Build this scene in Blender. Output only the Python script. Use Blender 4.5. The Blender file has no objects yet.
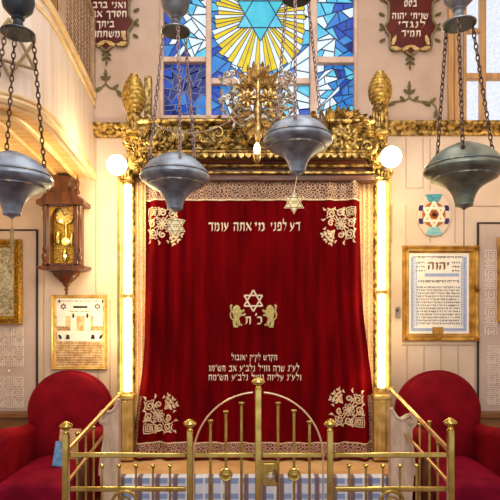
import bpy, math, random
from mathutils import Vector, Matrix

PI = math.pi
C = bpy.context.scene.collection
F = 520.0            # focal length in pixels of the 500 px frame
EYE = 1.7            # eye height above the floor
HOR = 310.0          # image row of the horizon


def P(px, py, Y):
    return Vector(((px - 250.0) * Y / F, Y, EYE - (py - HOR) * Y / F))


def PX(px, Y):
    return (px - 250.0) * Y / F


def PZ(py, Y):
    return EYE - (py - HOR) * Y / F


# ------------------------------------------------------------------ materials
MATS = {}


def mat(name, col, col2=None, rough=0.5, metal=0.0, scale=8.0, stretch=(1, 1, 1), bump=0.0,
        bscale=None, sheen=0.0, emit=0.0, ecol=None, lo=0.35, hi=0.65, vor=False, spec=0.5, coat=0.0):
    if name in MATS:
        return MATS[name]
    m = bpy.data.materials.new(name)
    m.use_nodes = True
    nt = m.node_tree
    b = nt.nodes['Principled BSDF']
    b.inputs['Roughness'].default_value = rough
    b.inputs['Metallic'].default_value = metal
    b.inputs['Specular IOR Level'].default_value = spec
    b.inputs['Coat Weight'].default_value = coat
    if sheen:
        b.inputs['Sheen Weight'].default_value = sheen
        b.inputs['Sheen Roughness'].default_value = 0.4
        b.inputs['Sheen Tint'].default_value = (min(1, col[0] * 2.5 + .1), col[1] * 2, col[2] * 2, 1)
    tc = nt.nodes.new('ShaderNodeTexCoord')
    mp = nt.nodes.new('ShaderNodeMapping')
    mp.inputs['Scale'].default_value = stretch
    nt.links.new(tc.outputs['Object'], mp.inputs['Vector'])
    ns = nt.nodes.new('ShaderNodeTexNoise')
    ns.inputs['Scale'].default_value = scale
    ns.inputs['Detail'].default_value = 4
    nt.links.new(mp.outputs['Vector'], ns.inputs['Vector'])
    cr = nt.nodes.new('ShaderNodeValToRGB')
    cr.color_ramp.elements[0].position = lo
    cr.color_ramp.elements[1].position = hi
    c2 = col2 or tuple(x * .8 for x in col)
    cr.color_ramp.elements[0].color = (*c2, 1)
    cr.color_ramp.elements[1].color = (*col, 1)
    src = ns.outputs['Fac']
    if vor:
        vo = nt.nodes.new('ShaderNodeTexVoronoi')
        vo.inputs['Scale'].default_value = scale
        nt.links.new(mp.outputs['Vector'], vo.inputs['Vector'])
        src = vo.outputs['Distance']
    nt.links.new(src, cr.inputs['Fac'])
    nt.links.new(cr.outputs['Color'], b.inputs['Base Color'])
    if bump:
        bp = nt.nodes.new('ShaderNodeBump')
        bp.inputs['Strength'].default_value = bump
        bp.inputs['Distance'].default_value = 0.01
        if bscale:
            n2 = nt.nodes.new('ShaderNodeTexNoise')
            n2.inputs['Scale'].default_value = bscale
            nt.links.new(mp.outputs['Vector'], n2.inputs['Vector'])
            nt.links.new(n2.outputs['Fac'], bp.inputs['Height'])
        else:
            nt.links.new(src, bp.inputs['Height'])
        nt.links.new(bp.outputs['Normal'], b.inputs['Normal'])
    if emit:
        if ecol:
            b.inputs['Emission Color'].default_value = (*ecol, 1)
        else:
            nt.links.new(cr.outputs['Color'], b.inputs['Emission Color'])
        b.inputs['Emission Strength'].default_value = emit
    MATS[name] = m
    return m


def s2l(r, g, b):
    def f(c):
        c /= 255.0
        return c / 12.92 if c <= .04045 else ((c + .055) / 1.055) ** 2.4
    return (f(r), f(g), f(b))


M_wall_up = mat('plaster_rose', s2l(204, 180, 164), s2l(188, 162, 144), .85, scale=3, bump=.05, bscale=40, spec=.2)
M_wall_lo = mat('painted_cream_panel', s2l(226, 208, 192), s2l(212, 192, 174), .6, scale=2.5, spec=.3)
M_panel_line = mat('panel_groove', s2l(198, 176, 154), s2l(184, 160, 138), .7)
M_dark_line = mat('dark_joint', s2l(60, 45, 38), s2l(40, 30, 28), .7)
M_white_paint = mat('white_paint', s2l(222, 206, 198), s2l(206, 188, 178), .6, scale=4)
M_frame_wood = mat('window_paint', s2l(222, 196, 178), s2l(196, 166, 146), .5, scale=6)
M_door = mat('door_paint', s2l(204, 186, 178), s2l(190, 170, 160), .6, scale=4)
M_fret = mat('fret_paint', s2l(236, 224, 216), s2l(224, 210, 200), .6, scale=4)
M_tan_wood = mat('tan_wood', s2l(206, 164, 112), s2l(178, 132, 82), .5, scale=5, stretch=(6, 6, .6))
M_gallery = mat('gallery_boards', s2l(232, 218, 208), s2l(222, 196, 168), .5, scale=4, stretch=(5, 5, .35), lo=.3, hi=.64)
M_gallery_gold = mat('gallery_moulding', s2l(240, 216, 170), s2l(220, 184, 128), .45, scale=6)
M_soffit = mat('honey_wood', s2l(238, 208, 156), s2l(224, 180, 116), .5, scale=4, stretch=(1, 6, 1))
M_screen_gold = mat('honey_panel', s2l(170, 122, 44), s2l(130, 86, 26), .5, scale=6, stretch=(5, 5, .5))
M_lattice = mat('lattice_slat', s2l(186, 156, 128), s2l(164, 132, 104), .6, scale=20)
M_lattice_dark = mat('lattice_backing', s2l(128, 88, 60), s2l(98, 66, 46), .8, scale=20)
M_brown = mat('dark_walnut', s2l(104, 54, 30), s2l(58, 28, 18), .35, scale=9, stretch=(3, 3, .6), coat=.2)
M_wains = mat('wainscot_wood', s2l(150, 104, 60), s2l(118, 76, 40), .5, scale=5, stretch=(.6, 5, 3))
M_floor = mat('floor_carpet', s2l(120, 50, 44), s2l(96, 36, 34), .9, scale=30)
M_gold = mat('carved_gilding', s2l(222, 188, 110), s2l(98, 72, 28), .36, .7, scale=26, bump=.6, lo=.40, hi=.64)
M_gold_deep = mat('aged_gilding', s2l(214, 186, 116), s2l(112, 90, 46), .4, .55, scale=34, bump=.9, lo=.40, hi=.64)
M_pine = mat('olive_gilding', s2l(206, 170, 84), s2l(146, 112, 44), .38, .55, scale=30, bump=.3)
M_gold_pale = mat('bright_gilding', s2l(236, 212, 138), s2l(200, 166, 84), .36, .55, scale=14, bump=.15)
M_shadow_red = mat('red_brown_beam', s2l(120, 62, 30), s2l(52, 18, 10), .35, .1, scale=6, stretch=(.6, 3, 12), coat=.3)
M_brass = mat('polished_brass', s2l(220, 202, 122), s2l(184, 160, 80), .25, .85, scale=12)
M_arch = mat('pale_brass', s2l(246, 222, 192), s2l(226, 194, 156), .3, .6, scale=10)
M_brass_d = mat('brass_engraving', s2l(150, 126, 66), s2l(110, 88, 40), .35, .6)
M_copper_rail = mat('worn_brass_rail', s2l(226, 190, 128), s2l(186, 140, 84), .3, .75, scale=10)
M_bronze = mat('branching_bronze', s2l(228, 198, 136), s2l(140, 106, 58), .3, .7, scale=30, bump=.4)
M_silver = mat('tarnished_silver', s2l(226, 222, 212), s2l(156, 146, 130), .3, .7, scale=24)
M_velvet = mat('curtain_velvet', (.19, .0008, .0034), (.095, .0003, .0018), .85, scale=3, stretch=(5, 1, .5), sheen=.03, bump=.05, bscale=90, spec=.04)
M_chair = mat('armchair_velvet', (.27, .005, .014), (.15, .002, .008), .8, scale=5, sheen=.15, bump=.08, bscale=120, spec=.1)
M_chair_seat = mat('seat_velvet', (.26, .005, .028), (.15, .002, .016), .8, scale=5, sheen=.2, bump=.08, bscale=120, spec=.1)
M_thread = mat('metallic_thread', s2l(246, 230, 200), s2l(222, 192, 148), .5, .1, scale=60)
M_thread_w = mat('pale_thread', s2l(250, 236, 216), s2l(232, 208, 180), .6, .0, scale=60)
M_thread_g = mat('green_gold_thread', s2l(220, 206, 140), s2l(180, 164, 90), .5, .2, scale=60)
M_brocade = mat('cream_brocade', s2l(240, 206, 160), s2l(206, 146, 96), .6, scale=60, vor=True, lo=.15, hi=.5)
M_cloth_tan = mat('tan_runner', s2l(228, 184, 126), s2l(204, 154, 96), .8, scale=5)
M_stone = mat('carved_cream_wood', s2l(226, 206, 186), s2l(192, 168, 144), .6, scale=9, stretch=(2, 2, .7), bump=.15)
M_paper = mat('cream_paper', s2l(250, 248, 244), s2l(240, 237, 230), .6, scale=10)
M_parch = mat('parchment', s2l(232, 206, 162), s2l(196, 150, 96), .6, scale=22, lo=.35, hi=.6)
M_ink = mat('dark_ink', s2l(58, 46, 46), s2l(40, 32, 36), .7)
M_ink_b = mat('brown_ink', s2l(140, 96, 56), s2l(110, 72, 40), .7)
M_blue_print = mat('blue_print', s2l(178, 194, 228), s2l(140, 162, 214), .7, scale=120)
M_frame_gold = mat('picture_gold', s2l(212, 166, 76), s2l(132, 92, 34), .35, .45, scale=10, lo=.3, hi=.65)
M_frame_orn = mat('ornate_gold_frame', s2l(226, 184, 72), s2l(140, 100, 30), .35, .6, scale=60, bump=1.0)
M_plaque_silver = mat('embossed_silver', s2l(214, 210, 180), s2l(140, 132, 100), .4, .35, scale=50, bump=1.0)
M_plaque = mat('maroon_board', s2l(96, 24, 16), s2l(70, 14, 10), .4, scale=6)
M_vine = mat('olive_scroll', s2l(132, 122, 84), s2l(104, 94, 60), .7, scale=30)
M_cream_orn = mat('cream_scroll', s2l(232, 206, 150), s2l(200, 168, 112), .6, scale=30)
M_lettering = mat('white_lettering', s2l(238, 226, 210), s2l(222, 206, 188), .6)
M_lamp = mat('oxidised_silver', s2l(156, 172, 194), s2l(98, 106, 120), .34, .3, scale=9, bump=.12, lo=.35, hi=.62)
M_lamp_g = mat('green_patina', s2l(140, 150, 136), s2l(86, 96, 88), .36, .3, scale=9, bump=.12, lo=.35, hi=.62)
M_lamp_band = mat('gold_rubbed_band', s2l(190, 172, 130), s2l(104, 110, 120), .36, .4, scale=26, bump=.3, lo=.5, hi=.7)
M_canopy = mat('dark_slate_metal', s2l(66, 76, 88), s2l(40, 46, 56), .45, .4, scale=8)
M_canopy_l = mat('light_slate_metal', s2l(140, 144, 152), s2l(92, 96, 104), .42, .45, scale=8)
M_chain_d = mat('dark_chain', s2l(96, 72, 62), s2l(70, 50, 44), .45, .5)
M_chain_l = mat('light_chain', s2l(166, 150, 150), s2l(130, 112, 108), .4, .5)
M_star = mat('ivory_gilt_star', s2l(254, 244, 204), s2l(244, 222, 160), .45, .1, scale=30)
M_star_d = mat('olive_metal_star', s2l(168, 148, 104), s2l(138, 120, 80), .5, .2, scale=20)
M_tile_w = mat('white_glaze', s2l(246, 238, 218), s2l(236, 222, 196), .2)
M_tile_o = mat('amber_glaze', s2l(190, 112, 46), s2l(150, 78, 24), .25, scale=40)
M_tile_t = mat('turquoise_glaze', s2l(96, 176, 190), s2l(58, 134, 156), .2, scale=40)
M_tile_t2 = mat('pale_turquoise_glaze', s2l(150, 206, 210), s2l(110, 180, 190), .2, scale=40)
M_tile_b = mat('cobalt_glaze', s2l(50, 40, 110), s2l(30, 26, 80), .2)
M_grey = mat('grey_plastic', s2l(140, 140, 146), s2l(120, 120, 126), .4)
M_book_b = mat('blue_cover', s2l(120, 170, 216), s2l(70, 120, 180), .5, scale=30)
M_book_t = mat('tan_cover', s2l(240, 196, 156), s2l(206, 150, 112), .6, scale=20)
M_tube = mat('fluorescent_tube', (1, .96, .8), (1, .94, .76), .5, emit=5.0, ecol=(1, .84, .46))
M_bulb = mat('lit_bulb', (1, .95, .8), (1, .95, .8), .4, emit=9.0, ecol=(1, .86, .55))
M_bulb_glint = mat('lit_small_bulb_and_glint', (1, .9, .7), (1, .9, .7), .4, emit=5.0, ecol=(1, .72, .3))  # shared by the bronze lamp's bulb and the clock's glowing reflections
M_lead = mat('lead_came', s2l(34, 46, 92), s2l(26, 34, 70), .5, .2)
M_lead_l = mat('light_lead_came', s2l(120, 128, 170), s2l(96, 104, 150), .5, .2)


def glass(name, c, c2=None, e=.85, scale=14):  # pane emits its own colour, standing in for daylight from outside
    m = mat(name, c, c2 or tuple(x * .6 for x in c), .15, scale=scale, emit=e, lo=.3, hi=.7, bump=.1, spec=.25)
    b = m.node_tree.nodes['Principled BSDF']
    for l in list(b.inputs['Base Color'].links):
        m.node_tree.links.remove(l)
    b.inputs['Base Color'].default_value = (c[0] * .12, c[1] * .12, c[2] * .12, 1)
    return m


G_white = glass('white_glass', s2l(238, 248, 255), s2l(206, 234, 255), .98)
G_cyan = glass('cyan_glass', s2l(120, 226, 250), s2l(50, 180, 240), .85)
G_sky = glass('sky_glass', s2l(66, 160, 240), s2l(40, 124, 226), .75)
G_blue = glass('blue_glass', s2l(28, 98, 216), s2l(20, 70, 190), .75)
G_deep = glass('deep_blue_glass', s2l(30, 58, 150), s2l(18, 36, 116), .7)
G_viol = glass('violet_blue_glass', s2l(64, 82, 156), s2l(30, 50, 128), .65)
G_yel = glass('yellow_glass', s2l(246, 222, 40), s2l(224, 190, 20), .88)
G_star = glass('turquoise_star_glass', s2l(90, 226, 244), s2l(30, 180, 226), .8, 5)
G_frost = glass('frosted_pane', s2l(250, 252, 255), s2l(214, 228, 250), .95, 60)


# pattern materials ---------------------------------------------------------
def lace_mat(name, ca, cb, sx, sz):
    m = bpy.data.materials.new(name)
    m.use_nodes = True
    nt = m.node_tree
    b = nt.nodes['Principled BSDF']
    b.inputs['Roughness'].default_value = .6
    tc = nt.nodes.new('ShaderNodeTexCoord')
    mp = nt.nodes.new('ShaderNodeMapping')
    mp.inputs['Scale'].default_value = (sx, 0.001, sz)
    nt.links.new(tc.outputs['Object'], mp.inputs['Vector'])
    v = nt.nodes.new('ShaderNodeTexVoronoi')
    v.feature = 'F1'
    v.inputs['Scale'].default_value = 1
    v.inputs['Randomness'].default_value = .35
    nt.links.new(mp.outputs['Vector'], v.inputs['Vector'])
    mt = nt.nodes.new('ShaderNodeMath')
    mt.operation = 'SINE'
    mu = nt.nodes.new('ShaderNodeMath')
    mu.operation = 'MULTIPLY'
    mu.inputs[1].default_value = 16
    nt.links.new(v.outputs['Distance'], mu.inputs[0])
    nt.links.new(mu.outputs[0], mt.inputs[0])
    cr = nt.nodes.new('ShaderNodeValToRGB')
    cr.color_ramp.elements[0].position = .25
    cr.color_ramp.elements[1].position = .6
    cr.color_ramp.elements[0].color = (*cb, 1)
    cr.color_ramp.elements[1].color = (*ca, 1)
    nt.links.new(mt.outputs[0], cr.inputs['Fac'])
    nt.links.new(cr.outputs['Color'], b.inputs['Base Color'])
    return m


M_lace = lace_mat('silver_lace', s2l(214, 186, 158), s2l(104, 52, 40), 31, 35)
M_lace_b = lace_mat('hem_lace', s2l(206, 174, 150), s2l(92, 20, 24), 30, 38)


def plaid_mat():
    m = bpy.data.materials.new('striped_cotton')
    m.use_nodes = True
    nt = m.node_tree
    N = nt.nodes.new
    L = nt.links.new
    b = nt.nodes['Principled BSDF']
    b.inputs['Roughness'].default_value = .85
    tc = N('ShaderNodeTexCoord')
    sp = N('ShaderNodeSeparateXYZ')
    L(tc.outputs['Object'], sp.inputs[0])

    def stripe(sock, freq, phase, lo, hi):
        a = N('ShaderNodeMath'); a.operation = 'MULTIPLY_ADD'
        L(sock, a.inputs[0]); a.inputs[1].default_value = freq * 2 * PI; a.inputs[2].default_value = phase
        s = N('ShaderNodeMath'); s.operation = 'SINE'; L(a.outputs[0], s.inputs[0])
        r = N('ShaderNodeMapRange'); L(s.outputs[0], r.inputs[0])
        r.inputs[1].default_value = lo; r.inputs[2].default_value = hi
        return r.outputs[0]

    def mix(f, c1, c2):
        x = N('ShaderNodeMix'); x.data_type = 'RGBA'
        L(f, x.inputs[0])
        for k, c in ((6, c1), (7, c2)):
            if isinstance(c, tuple):
                x.inputs[k].default_value = (*c, 1)
            else:
                L(c, x.inputs[k])
        return x.outputs[2]
    base = mix(stripe(sp.outputs['Z'], 9.5, .6, .2, .7), s2l(216, 226, 244), s2l(140, 164, 214))
    v = stripe(sp.outputs['X'], 8.1, 0.2, .45, .85)
    c = mix(v, base, s2l(126, 104, 112))
    v2 = stripe(sp.outputs['X'], 8.1, 2.6, .9, .99)
    c = mix(v2, c, s2l(236, 236, 244))
    L(c, b.inputs['Base Color'])
    return m


M_plaid = plaid_mat()

# ------------------------------------------------------------------ mesh builder
WORLD = {}


class MB:
    cnt = 0

    def __init__(self):
        self.v = []
        self.f = []
        self.m = []
        self.mi = 0

    def add(self, verts, faces):
        o = len(self.v)
        self.v += [Vector(x) for x in verts]
        self.f += [tuple(o + i for i in f) for f in faces]
        self.m += [self.mi] * len(faces)

    def box(self, x0, x1, y0, y1, z0, z1, bev=0.0):
        if x0 > x1: x0, x1 = x1, x0
        if y0 > y1: y0, y1 = y1, y0
        if z0 > z1: z0, z1 = z1, z0
        if bev <= 0:
            vs = [(x, y, z) for z in (z0, z1) for y in (y0, y1) for x in (x0, x1)]
            self.add(vs, [(0, 2, 3, 1), (4, 5, 7, 6), (0, 1, 5, 4), (2, 6, 7, 3), (0, 4, 6, 2), (1, 3, 7, 5)])
        else:
            b = min(bev, (x1 - x0) * .45, (y1 - y0) * .45, (z1 - z0) * .45)
            # chamfered box by stacking rings
            def ring(ix, z):
                X0, X1, Y0, Y1 = x0 + ix, x1 - ix, y0 + ix, y1 - ix
                c = b if ix == 0 else b * .6
                return [(X0 + c, Y0, z), (X1 - c, Y0, z), (X1, Y0 + c, z), (X1, Y1 - c, z), (X1 - c, Y1, z), (X0 + c, Y1, z), (X0, Y1 - c, z), (X0, Y0 + c, z)]
            rs = [ring(b, z0), ring(0, z0 + b), ring(0, z1 - b), ring(b, z1)]
            vs = sum(rs, [])
            fs = []
            for k in range(3):
                for i in range(8):
                    j = (i + 1) % 8
                    fs.append((k * 8 + i, k * 8 + j, k * 8 + 8 + j, k * 8 + 8 + i))
            fs.append(tuple(range(7, -1, -1)))
            fs.append(tuple(range(24, 32)))
            self.add(vs, fs)
        return self

    def lathe(self, prof, c, n=20, axis='z', rot=0.0, sq=1.0):
        """prof: list of (r, h); revolve about axis through c"""
        c = Vector(c)
        vs, fs = [], []
        for r, h in prof:
            for i in range(n):
                a = 2 * PI * i / n + rot
                if axis == 'z':
                    p = Vector((r * math.cos(a), r * math.sin(a) * sq, h))
                elif axis == 'y':
                    p = Vector((r * math.cos(a), h, r * math.sin(a) * sq))
                else:
                    p = Vector((h, r * math.cos(a), r * math.sin(a) * sq))
                vs.append(c + p)
        for k in range(len(prof) - 1):
            for i in range(n):
                j = (i + 1) % n
                fs.append((k * n + i, k * n + j, k * n + n + j, k * n + n + i))
        fs.append(tuple(range(n - 1, -1, -1)))
        fs.append(tuple(range((len(prof) - 1) * n, len(prof) * n)))
        self.add(vs, fs)
        return self

    def ell(self, c, r, n=10, k=6, R=None):
        c = Vector(c)
        vs, fs = [], []
        for j in range(1, k):
            t = PI * j / k
            for i in range(n):
                a = 2 * PI * i / n
                p = Vector((r[0] * math.sin(t) * math.cos(a), r[1] * math.sin(t) * math.sin(a), r[2] * math.cos(t)))
                vs.append(c + (R @ p if R else p))
        top = len(vs); p = Vector((0, 0, r[2])); vs.append(c + (R @ p if R else p))
        bot = len(vs); p = Vector((0, 0, -r[2])); vs.append(c + (R @ p if R else p))
        for j in range(k - 2):
            for i in range(n):
                q = (i + 1) % n
                fs.append((j * n + i, (j + 1) * n + i, (j + 1) * n + q, j * n + q))
        for i in range(n):
            q = (i + 1) % n
            fs.append((top, i, q))
            fs.append((bot, (k - 2) * n + q, (k - 2) * n + i))
        self.add(vs, fs)
        return self

    def tube(self, pts, r, n=8, closed=False, flat=1.0):
        pts = [Vector(p) for p in pts]
        N = len(pts)
        rs = r if isinstance(r, (list, tuple)) else [r] * N
        vs, fs = [], []
        prev = None
        for i, p in enumerate(pts):
            if closed:
                t = pts[(i + 1) % N] - pts[i - 1]
            else:
                t = pts[min(i + 1, N - 1)] - pts[max(i - 1, 0)]
            if t.length < 1e-9:
                t = Vector((0, 0, 1))
            t.normalize()
            if prev is None:
                u = t.cross(Vector((0, 1, 0)))
                if u.length < .1:
                    u = t.cross(Vector((1, 0, 0)))
            else:
                u = prev - t * prev.dot(t)
                if u.length < 1e-6:
                    u = t.orthogonal()
            u.normalize()
            prev = u
            w = t.cross(u)
            for k in range(n):
                a = 2 * PI * k / n
                vs.append(p + (u * math.cos(a) + w * math.sin(a) * flat) * rs[i])
        seg = N if closed else N - 1
        for i in range(seg):
            i2 = (i + 1) % N
            for k in range(n):
                q = (k + 1) % n
                fs.append((i * n + k, i * n + q, i2 * n + q, i2 * n + k))
        if not closed:
            fs.append(tuple(range(n - 1, -1, -1)))
            fs.append(tuple((N - 1) * n + k for k in range(n)))
        self.add(vs, fs)
        return self

    def prism(self, poly, y0, y1):
        """poly: list of (x, z) in the facade plane, extruded from y0 (front) to y1"""
        n = len(poly)
        vs = [(x, y0, z) for x, z in poly] + [(x, y1, z) for x, z in poly]
        fs = [tuple(range(n)), tuple(range(2 * n - 1, n - 1, -1))]
        for i in range(n):
            j = (i + 1) % n
            fs.append((i, n + i, n + j, j))
        self.add(vs, fs)
        return self

    def ribbon(self, pts, w, fy, nib=None, th=0.003):
        """flat stroke in the facade plane; pts (x,z); fy(x,z)->y of its face. Raised by th with side skirts."""
        pts = [Vector((p[0], p[1])) for p in pts]
        if nib is None and len(pts) == 2 and not isinstance(w, (list, tuple)):
            a_, b_ = pts
            k_ = max(1, int((b_ - a_).length / .025))
            pts = [a_.lerp(b_, i / k_) for i in range(k_ + 1)]
        MB.cnt = (MB.cnt + 1) % 9
        th = th * (1 + .045 * MB.cnt)
        N = len(pts)
        L, Rr = [], []
        for i, p in enumerate(pts):
            if nib is not None:
                h = Vector(nib) * .5
            else:
                t = pts[min(i + 1, N - 1)] - pts[max(i - 1, 0)]
                if t.length < 1e-9:
                    t = Vector((1, 0))
                t.normalize()
                ww = w[i] if isinstance(w, (list, tuple)) else w
                h = Vector((-t.y, t.x)) * ww * .5
            L.append(p + h)
            Rr.append(p - h)
        vs, fs = [], []
        for i in range(N):
            for q in (L[i], Rr[i]):
                y = fy(q.x, q.y)
                vs.append((q.x, y - th, q.y))
                vs.append((q.x, y + .001, q.y))
        for i in range(N - 1):
            a, b = 4 * i, 4 * i + 4
            fs += [(a, b, b + 2, a + 2), (a, a + 1, b + 1, b), (a + 2, b + 2, b + 3, a + 3)]
        fs += [(0, 2, 3, 1), (4 * N - 4, 4 * N - 3, 4 * N - 1, 4 * N - 2)]
        self.add(vs, fs)
        return self

    def build(self, name, mats, parent=None, smooth=True, ang=35, base=None):
        if not isinstance(mats, (list, tuple)):
            mats = [mats]
        if parent is not None:
            org = WORLD[parent.name]
        elif base is not None:
            org = Vector(base)
        else:
            xs = [v.x for v in self.v]; ys = [v.y for v in self.v]; zs = [v.z for v in self.v]
            org = Vector(((min(xs) + max(xs)) / 2, (min(ys) + max(ys)) / 2, min(zs)))
        me = bpy.data.meshes.new(name)
        me.from_pydata([tuple(v - org) for v in self.v], [], self.f)
        for m in mats:
            me.materials.append(m)
        if len(mats) > 1:
            me.polygons.foreach_set('material_index', self.m)
        import bmesh
        bm = bmesh.new(); bm.from_mesh(me)
        bmesh.ops.recalc_face_normals(bm, faces=bm.faces)
        bm.to_mesh(me); bm.free()
        me.update()
        if smooth:
            me.shade_smooth()
            me.set_sharp_from_angle(angle=math.radians(ang))
        o = bpy.data.objects.new(name, me)
        C.objects.link(o)
        if parent is not None:
            o.parent = parent
        else:
            o.location = org
        WORLD[o.name] = org
        return o


def thing(name, label, cat, loc, group=None):
    o = bpy.data.objects.new(name, None)
    o.empty_display_size = .1
    C.objects.link(o)
    o.location = loc
    o['label'] = label
    o['category'] = cat
    if group:
        o['group'] = group
    WORLD[o.name] = Vector(loc)
    return o


def tag(o, label, cat, group=None):
    o['label'] = label
    o['category'] = cat
    if group:
        o['group'] = group
    return o


def struct(o):
    o['kind'] = 'structure'
    return o


def catmull(pts, n=8, closed=False):
    pts = [Vector(p) for p in pts]
    N = len(pts)
    out = []
    for i in range(N if closed else N - 1):
        if closed:
            p0, p1, p2, p3 = pts[i - 1], pts[i], pts[(i + 1) % N], pts[(i + 2) % N]
        else:
            p0, p1, p2, p3 = pts[max(i - 1, 0)], pts[i], pts[i + 1], pts[min(i + 2, N - 1)]
        for k in range(n):
            t = k / n
            out.append(.5 * ((2 * p1) + (p2 - p0) * t + (2 * p0 - 5 * p1 + 4 * p2 - p3) * t * t + (3 * p1 - p0 - 3 * p2 + p3) * t ** 3))
    if not closed:
        out.append(pts[-1])
    return out


def spiral2(cx, cz, r0, turns, a0, dirn=1, n=22, r1=None):
    r1 = r0 * .18 if r1 is None else r1
    return [(cx + (r0 + (r1 - r0) * i / n) * math.cos(a0 + dirn * 2 * PI * turns * i / n),
             cz + (r0 + (r1 - r0) * i / n) * math.sin(a0 + dirn * 2 * PI * turns * i / n)) for i in range(n + 1)]


# ------------------------------------------------------------------ Hebrew letter strokes
GL = {
    'א': (.8, [[(.05, .98), (.75, .02)], [(.7, .98), (.68, .7), (.48, .5)], [(.1, .02), (.12, .35), (.3, .62)]]),
    'ב': (.74, [[(.08, .92), (.58, .92), (.58, .08)], [(.0, .06), (.74, .06)]]),
    'ג': (.46, [[(.1, .92), (.3, .92), (.33, .3), (.42, .02)], [(.32, .3), (.05, .02)]]),
    'ד': (.7, [[(.02, .92), (.7, .92)], [(.55, .92), (.55, 0)]]),
    'ה': (.74, [[(.02, .92), (.64, .92), (.64, 0)], [(.12, .58), (.12, 0)]]),
    'ו': (.3, [[(.05, .92), (.22, .92), (.22, 0)]]),
    'ז': (.36, [[(.0, .94), (.34, .9)], [(.2, .9), (.18, 0)]]),
    'ח': (.74, [[(.02, .92), (.64, .92), (.64, 0)], [(.12, .92), (.12, 0)]]),
    'ט': (.76, [[(.05, .95), (.12, .7), (.12, .08), (.62, .08), (.62, .75), (.45, .95), (.35, .8)]]),
    'י': (.28, [[(.05, .92), (.2, .92), (.18, .58)]]),
    'כ': (.66, [[(.05, .92), (.5, .92), (.58, .75), (.58, .25), (.5, .06), (.05, .06)]]),
    'ך': (.6, [[(.02, .92), (.5, .92), (.5, -.35)]]),
    'ל': (.62, [[(.1, 1.45), (.1, .92), (.53, .92), (.53, .6), (.25, 0)]]),
    'מ': (.78, [[(.05, .95), (.2, .75), (.08, 0)], [(.2, .75), (.4, .94), (.62, .85), (.66, .06), (.36, .06)]]),
    'ם': (.72, [[(.04, .92), (.6, .92), (.6, .06), (.12, .06), (.12, .92)]]),
    'נ': (.42, [[(.12, .92), (.3, .92), (.3, .06), (.02, .06)]]),
    'ס': (.7, [[(.02, .92), (.6, .92), (.62, .5), (.42, .05), (.25, .05), (.1, .4), (.1, .92)]]),
    'ע': (.68, [[(.08, .95), (.18, .6), (.4, .2)], [(.6, .95), (.55, .4), (.35, .15), (.0, -.05)]]),
    'פ': (.68, [[(.24, .45), (.12, .5), (.12, .92), (.52, .92), (.6, .75), (.6, .06), (.05, .06)]]),
    'ק': (.7, [[(.05, .92), (.62, .92), (.6, .5), (.4, .2)], [(.14, .55), (.14, -.35)]]),
    'ר': (.6, [[(.02, .92), (.46, .92), (.52, .75), (.52, 0)]]),
    'ש': (.9, [[(.08, .95), (.15, .2), (.25, .06), (.68, .06), (.82, .95)], [(.48, .95), (.45, .5), (.2, .25)]]),
    'ת': (.78, [[(.05, .92), (.66, .92), (.66, 0)], [(.2, .92), (.2, .1), (.02, .04)]]),
    "'": (.16, [[(.12, 1.1), (.04, .78)]]),
    '"': (.3, [[(.1, 1.1), (.03, .78)], [(.26, 1.1), (.19, .78)]]),
    ' ': (.42, []),
}


def hebrew(mb, text, xl, xr, zbase, h, fy, thick=.2, thin=.11, gap=.17, th=.003):
    """text in reading order; laid right-to-left between xr and xl; h = body height (m)"""
    tot = sum(GL[c][0] + gap for c in text) - gap
    sx = (xr - xl) / tot
    x = xr
    for c in text:
        w, st = GL[c]
        x0 = x - w * sx
        for s in st:
            mb.ribbon([(x0 + px * sx, zbase + pz * h) for px, pz in s], 0, fy, nib=(thin * min(sx, h * 1.2), thick * h), th=th)
        x = x0 - gap * sx
    return mb


# ================================================================== ROOM SHELL
YW = 4.5
XL, XR, ZC = -2.7, 2.7, 4.9
w1 = (PX(160, YW), PX(357, YW), PZ(118, YW), 4.72)
w2 = (PX(463, YW), PX(536, YW), PZ(123, YW), 4.72)
zsplit = PZ(128, YW)

mb = MB()
xs = [XL - .1, w1[0], w1[1], w2[0], w2[1], XR + .1]
mb.mi = 0
mb.box(xs[0], xs[5], YW, YW + .14, 0, zsplit)
mb.mi = 1
mb.box(xs[0], xs[1], YW, YW + .14, zsplit, ZC)
mb.box(xs[1], xs[2], YW, YW + .14, zsplit, w1[2])
mb.box(xs[1], xs[2], YW, YW + .14, w1[3], ZC)
mb.box(xs[2], xs[3], YW, YW + .14, zsplit, ZC)
mb.box(xs[3], xs[4], YW, YW + .14, zsplit, w2[2])
mb.box(xs[3], xs[4], YW, YW + .14, w2[3], ZC)
mb.box(xs[4], xs[5], YW, YW + .14, zsplit, ZC)
struct(mb.build('wall_back', [M_wall_lo, M_wall_up], smooth=False))
struct(MB().box(XL - .12, XL, -.8, YW, 0, ZC).build('wall_left', M_wall_lo, smooth=False))
struct(MB().box(XR, XR + .12, -.8, YW, 0, ZC).build('wall_right', M_wall_lo, smooth=False))
struct(MB().box(XL - .12, XR + .12, -.8, YW + .14, -.1, 0).build('floor', M_floor, smooth=False))
struct(MB().box(XL - .12, XR + .12, -.8, YW + .14, ZC, ZC + .1).build('ceiling', M_white_paint, smooth=False))

# wall cornices
mb = MB()
for a, b, c in ((0, .055, 0), (.055, .075, .02), (.075, .095, .03)):
    pass


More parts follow.
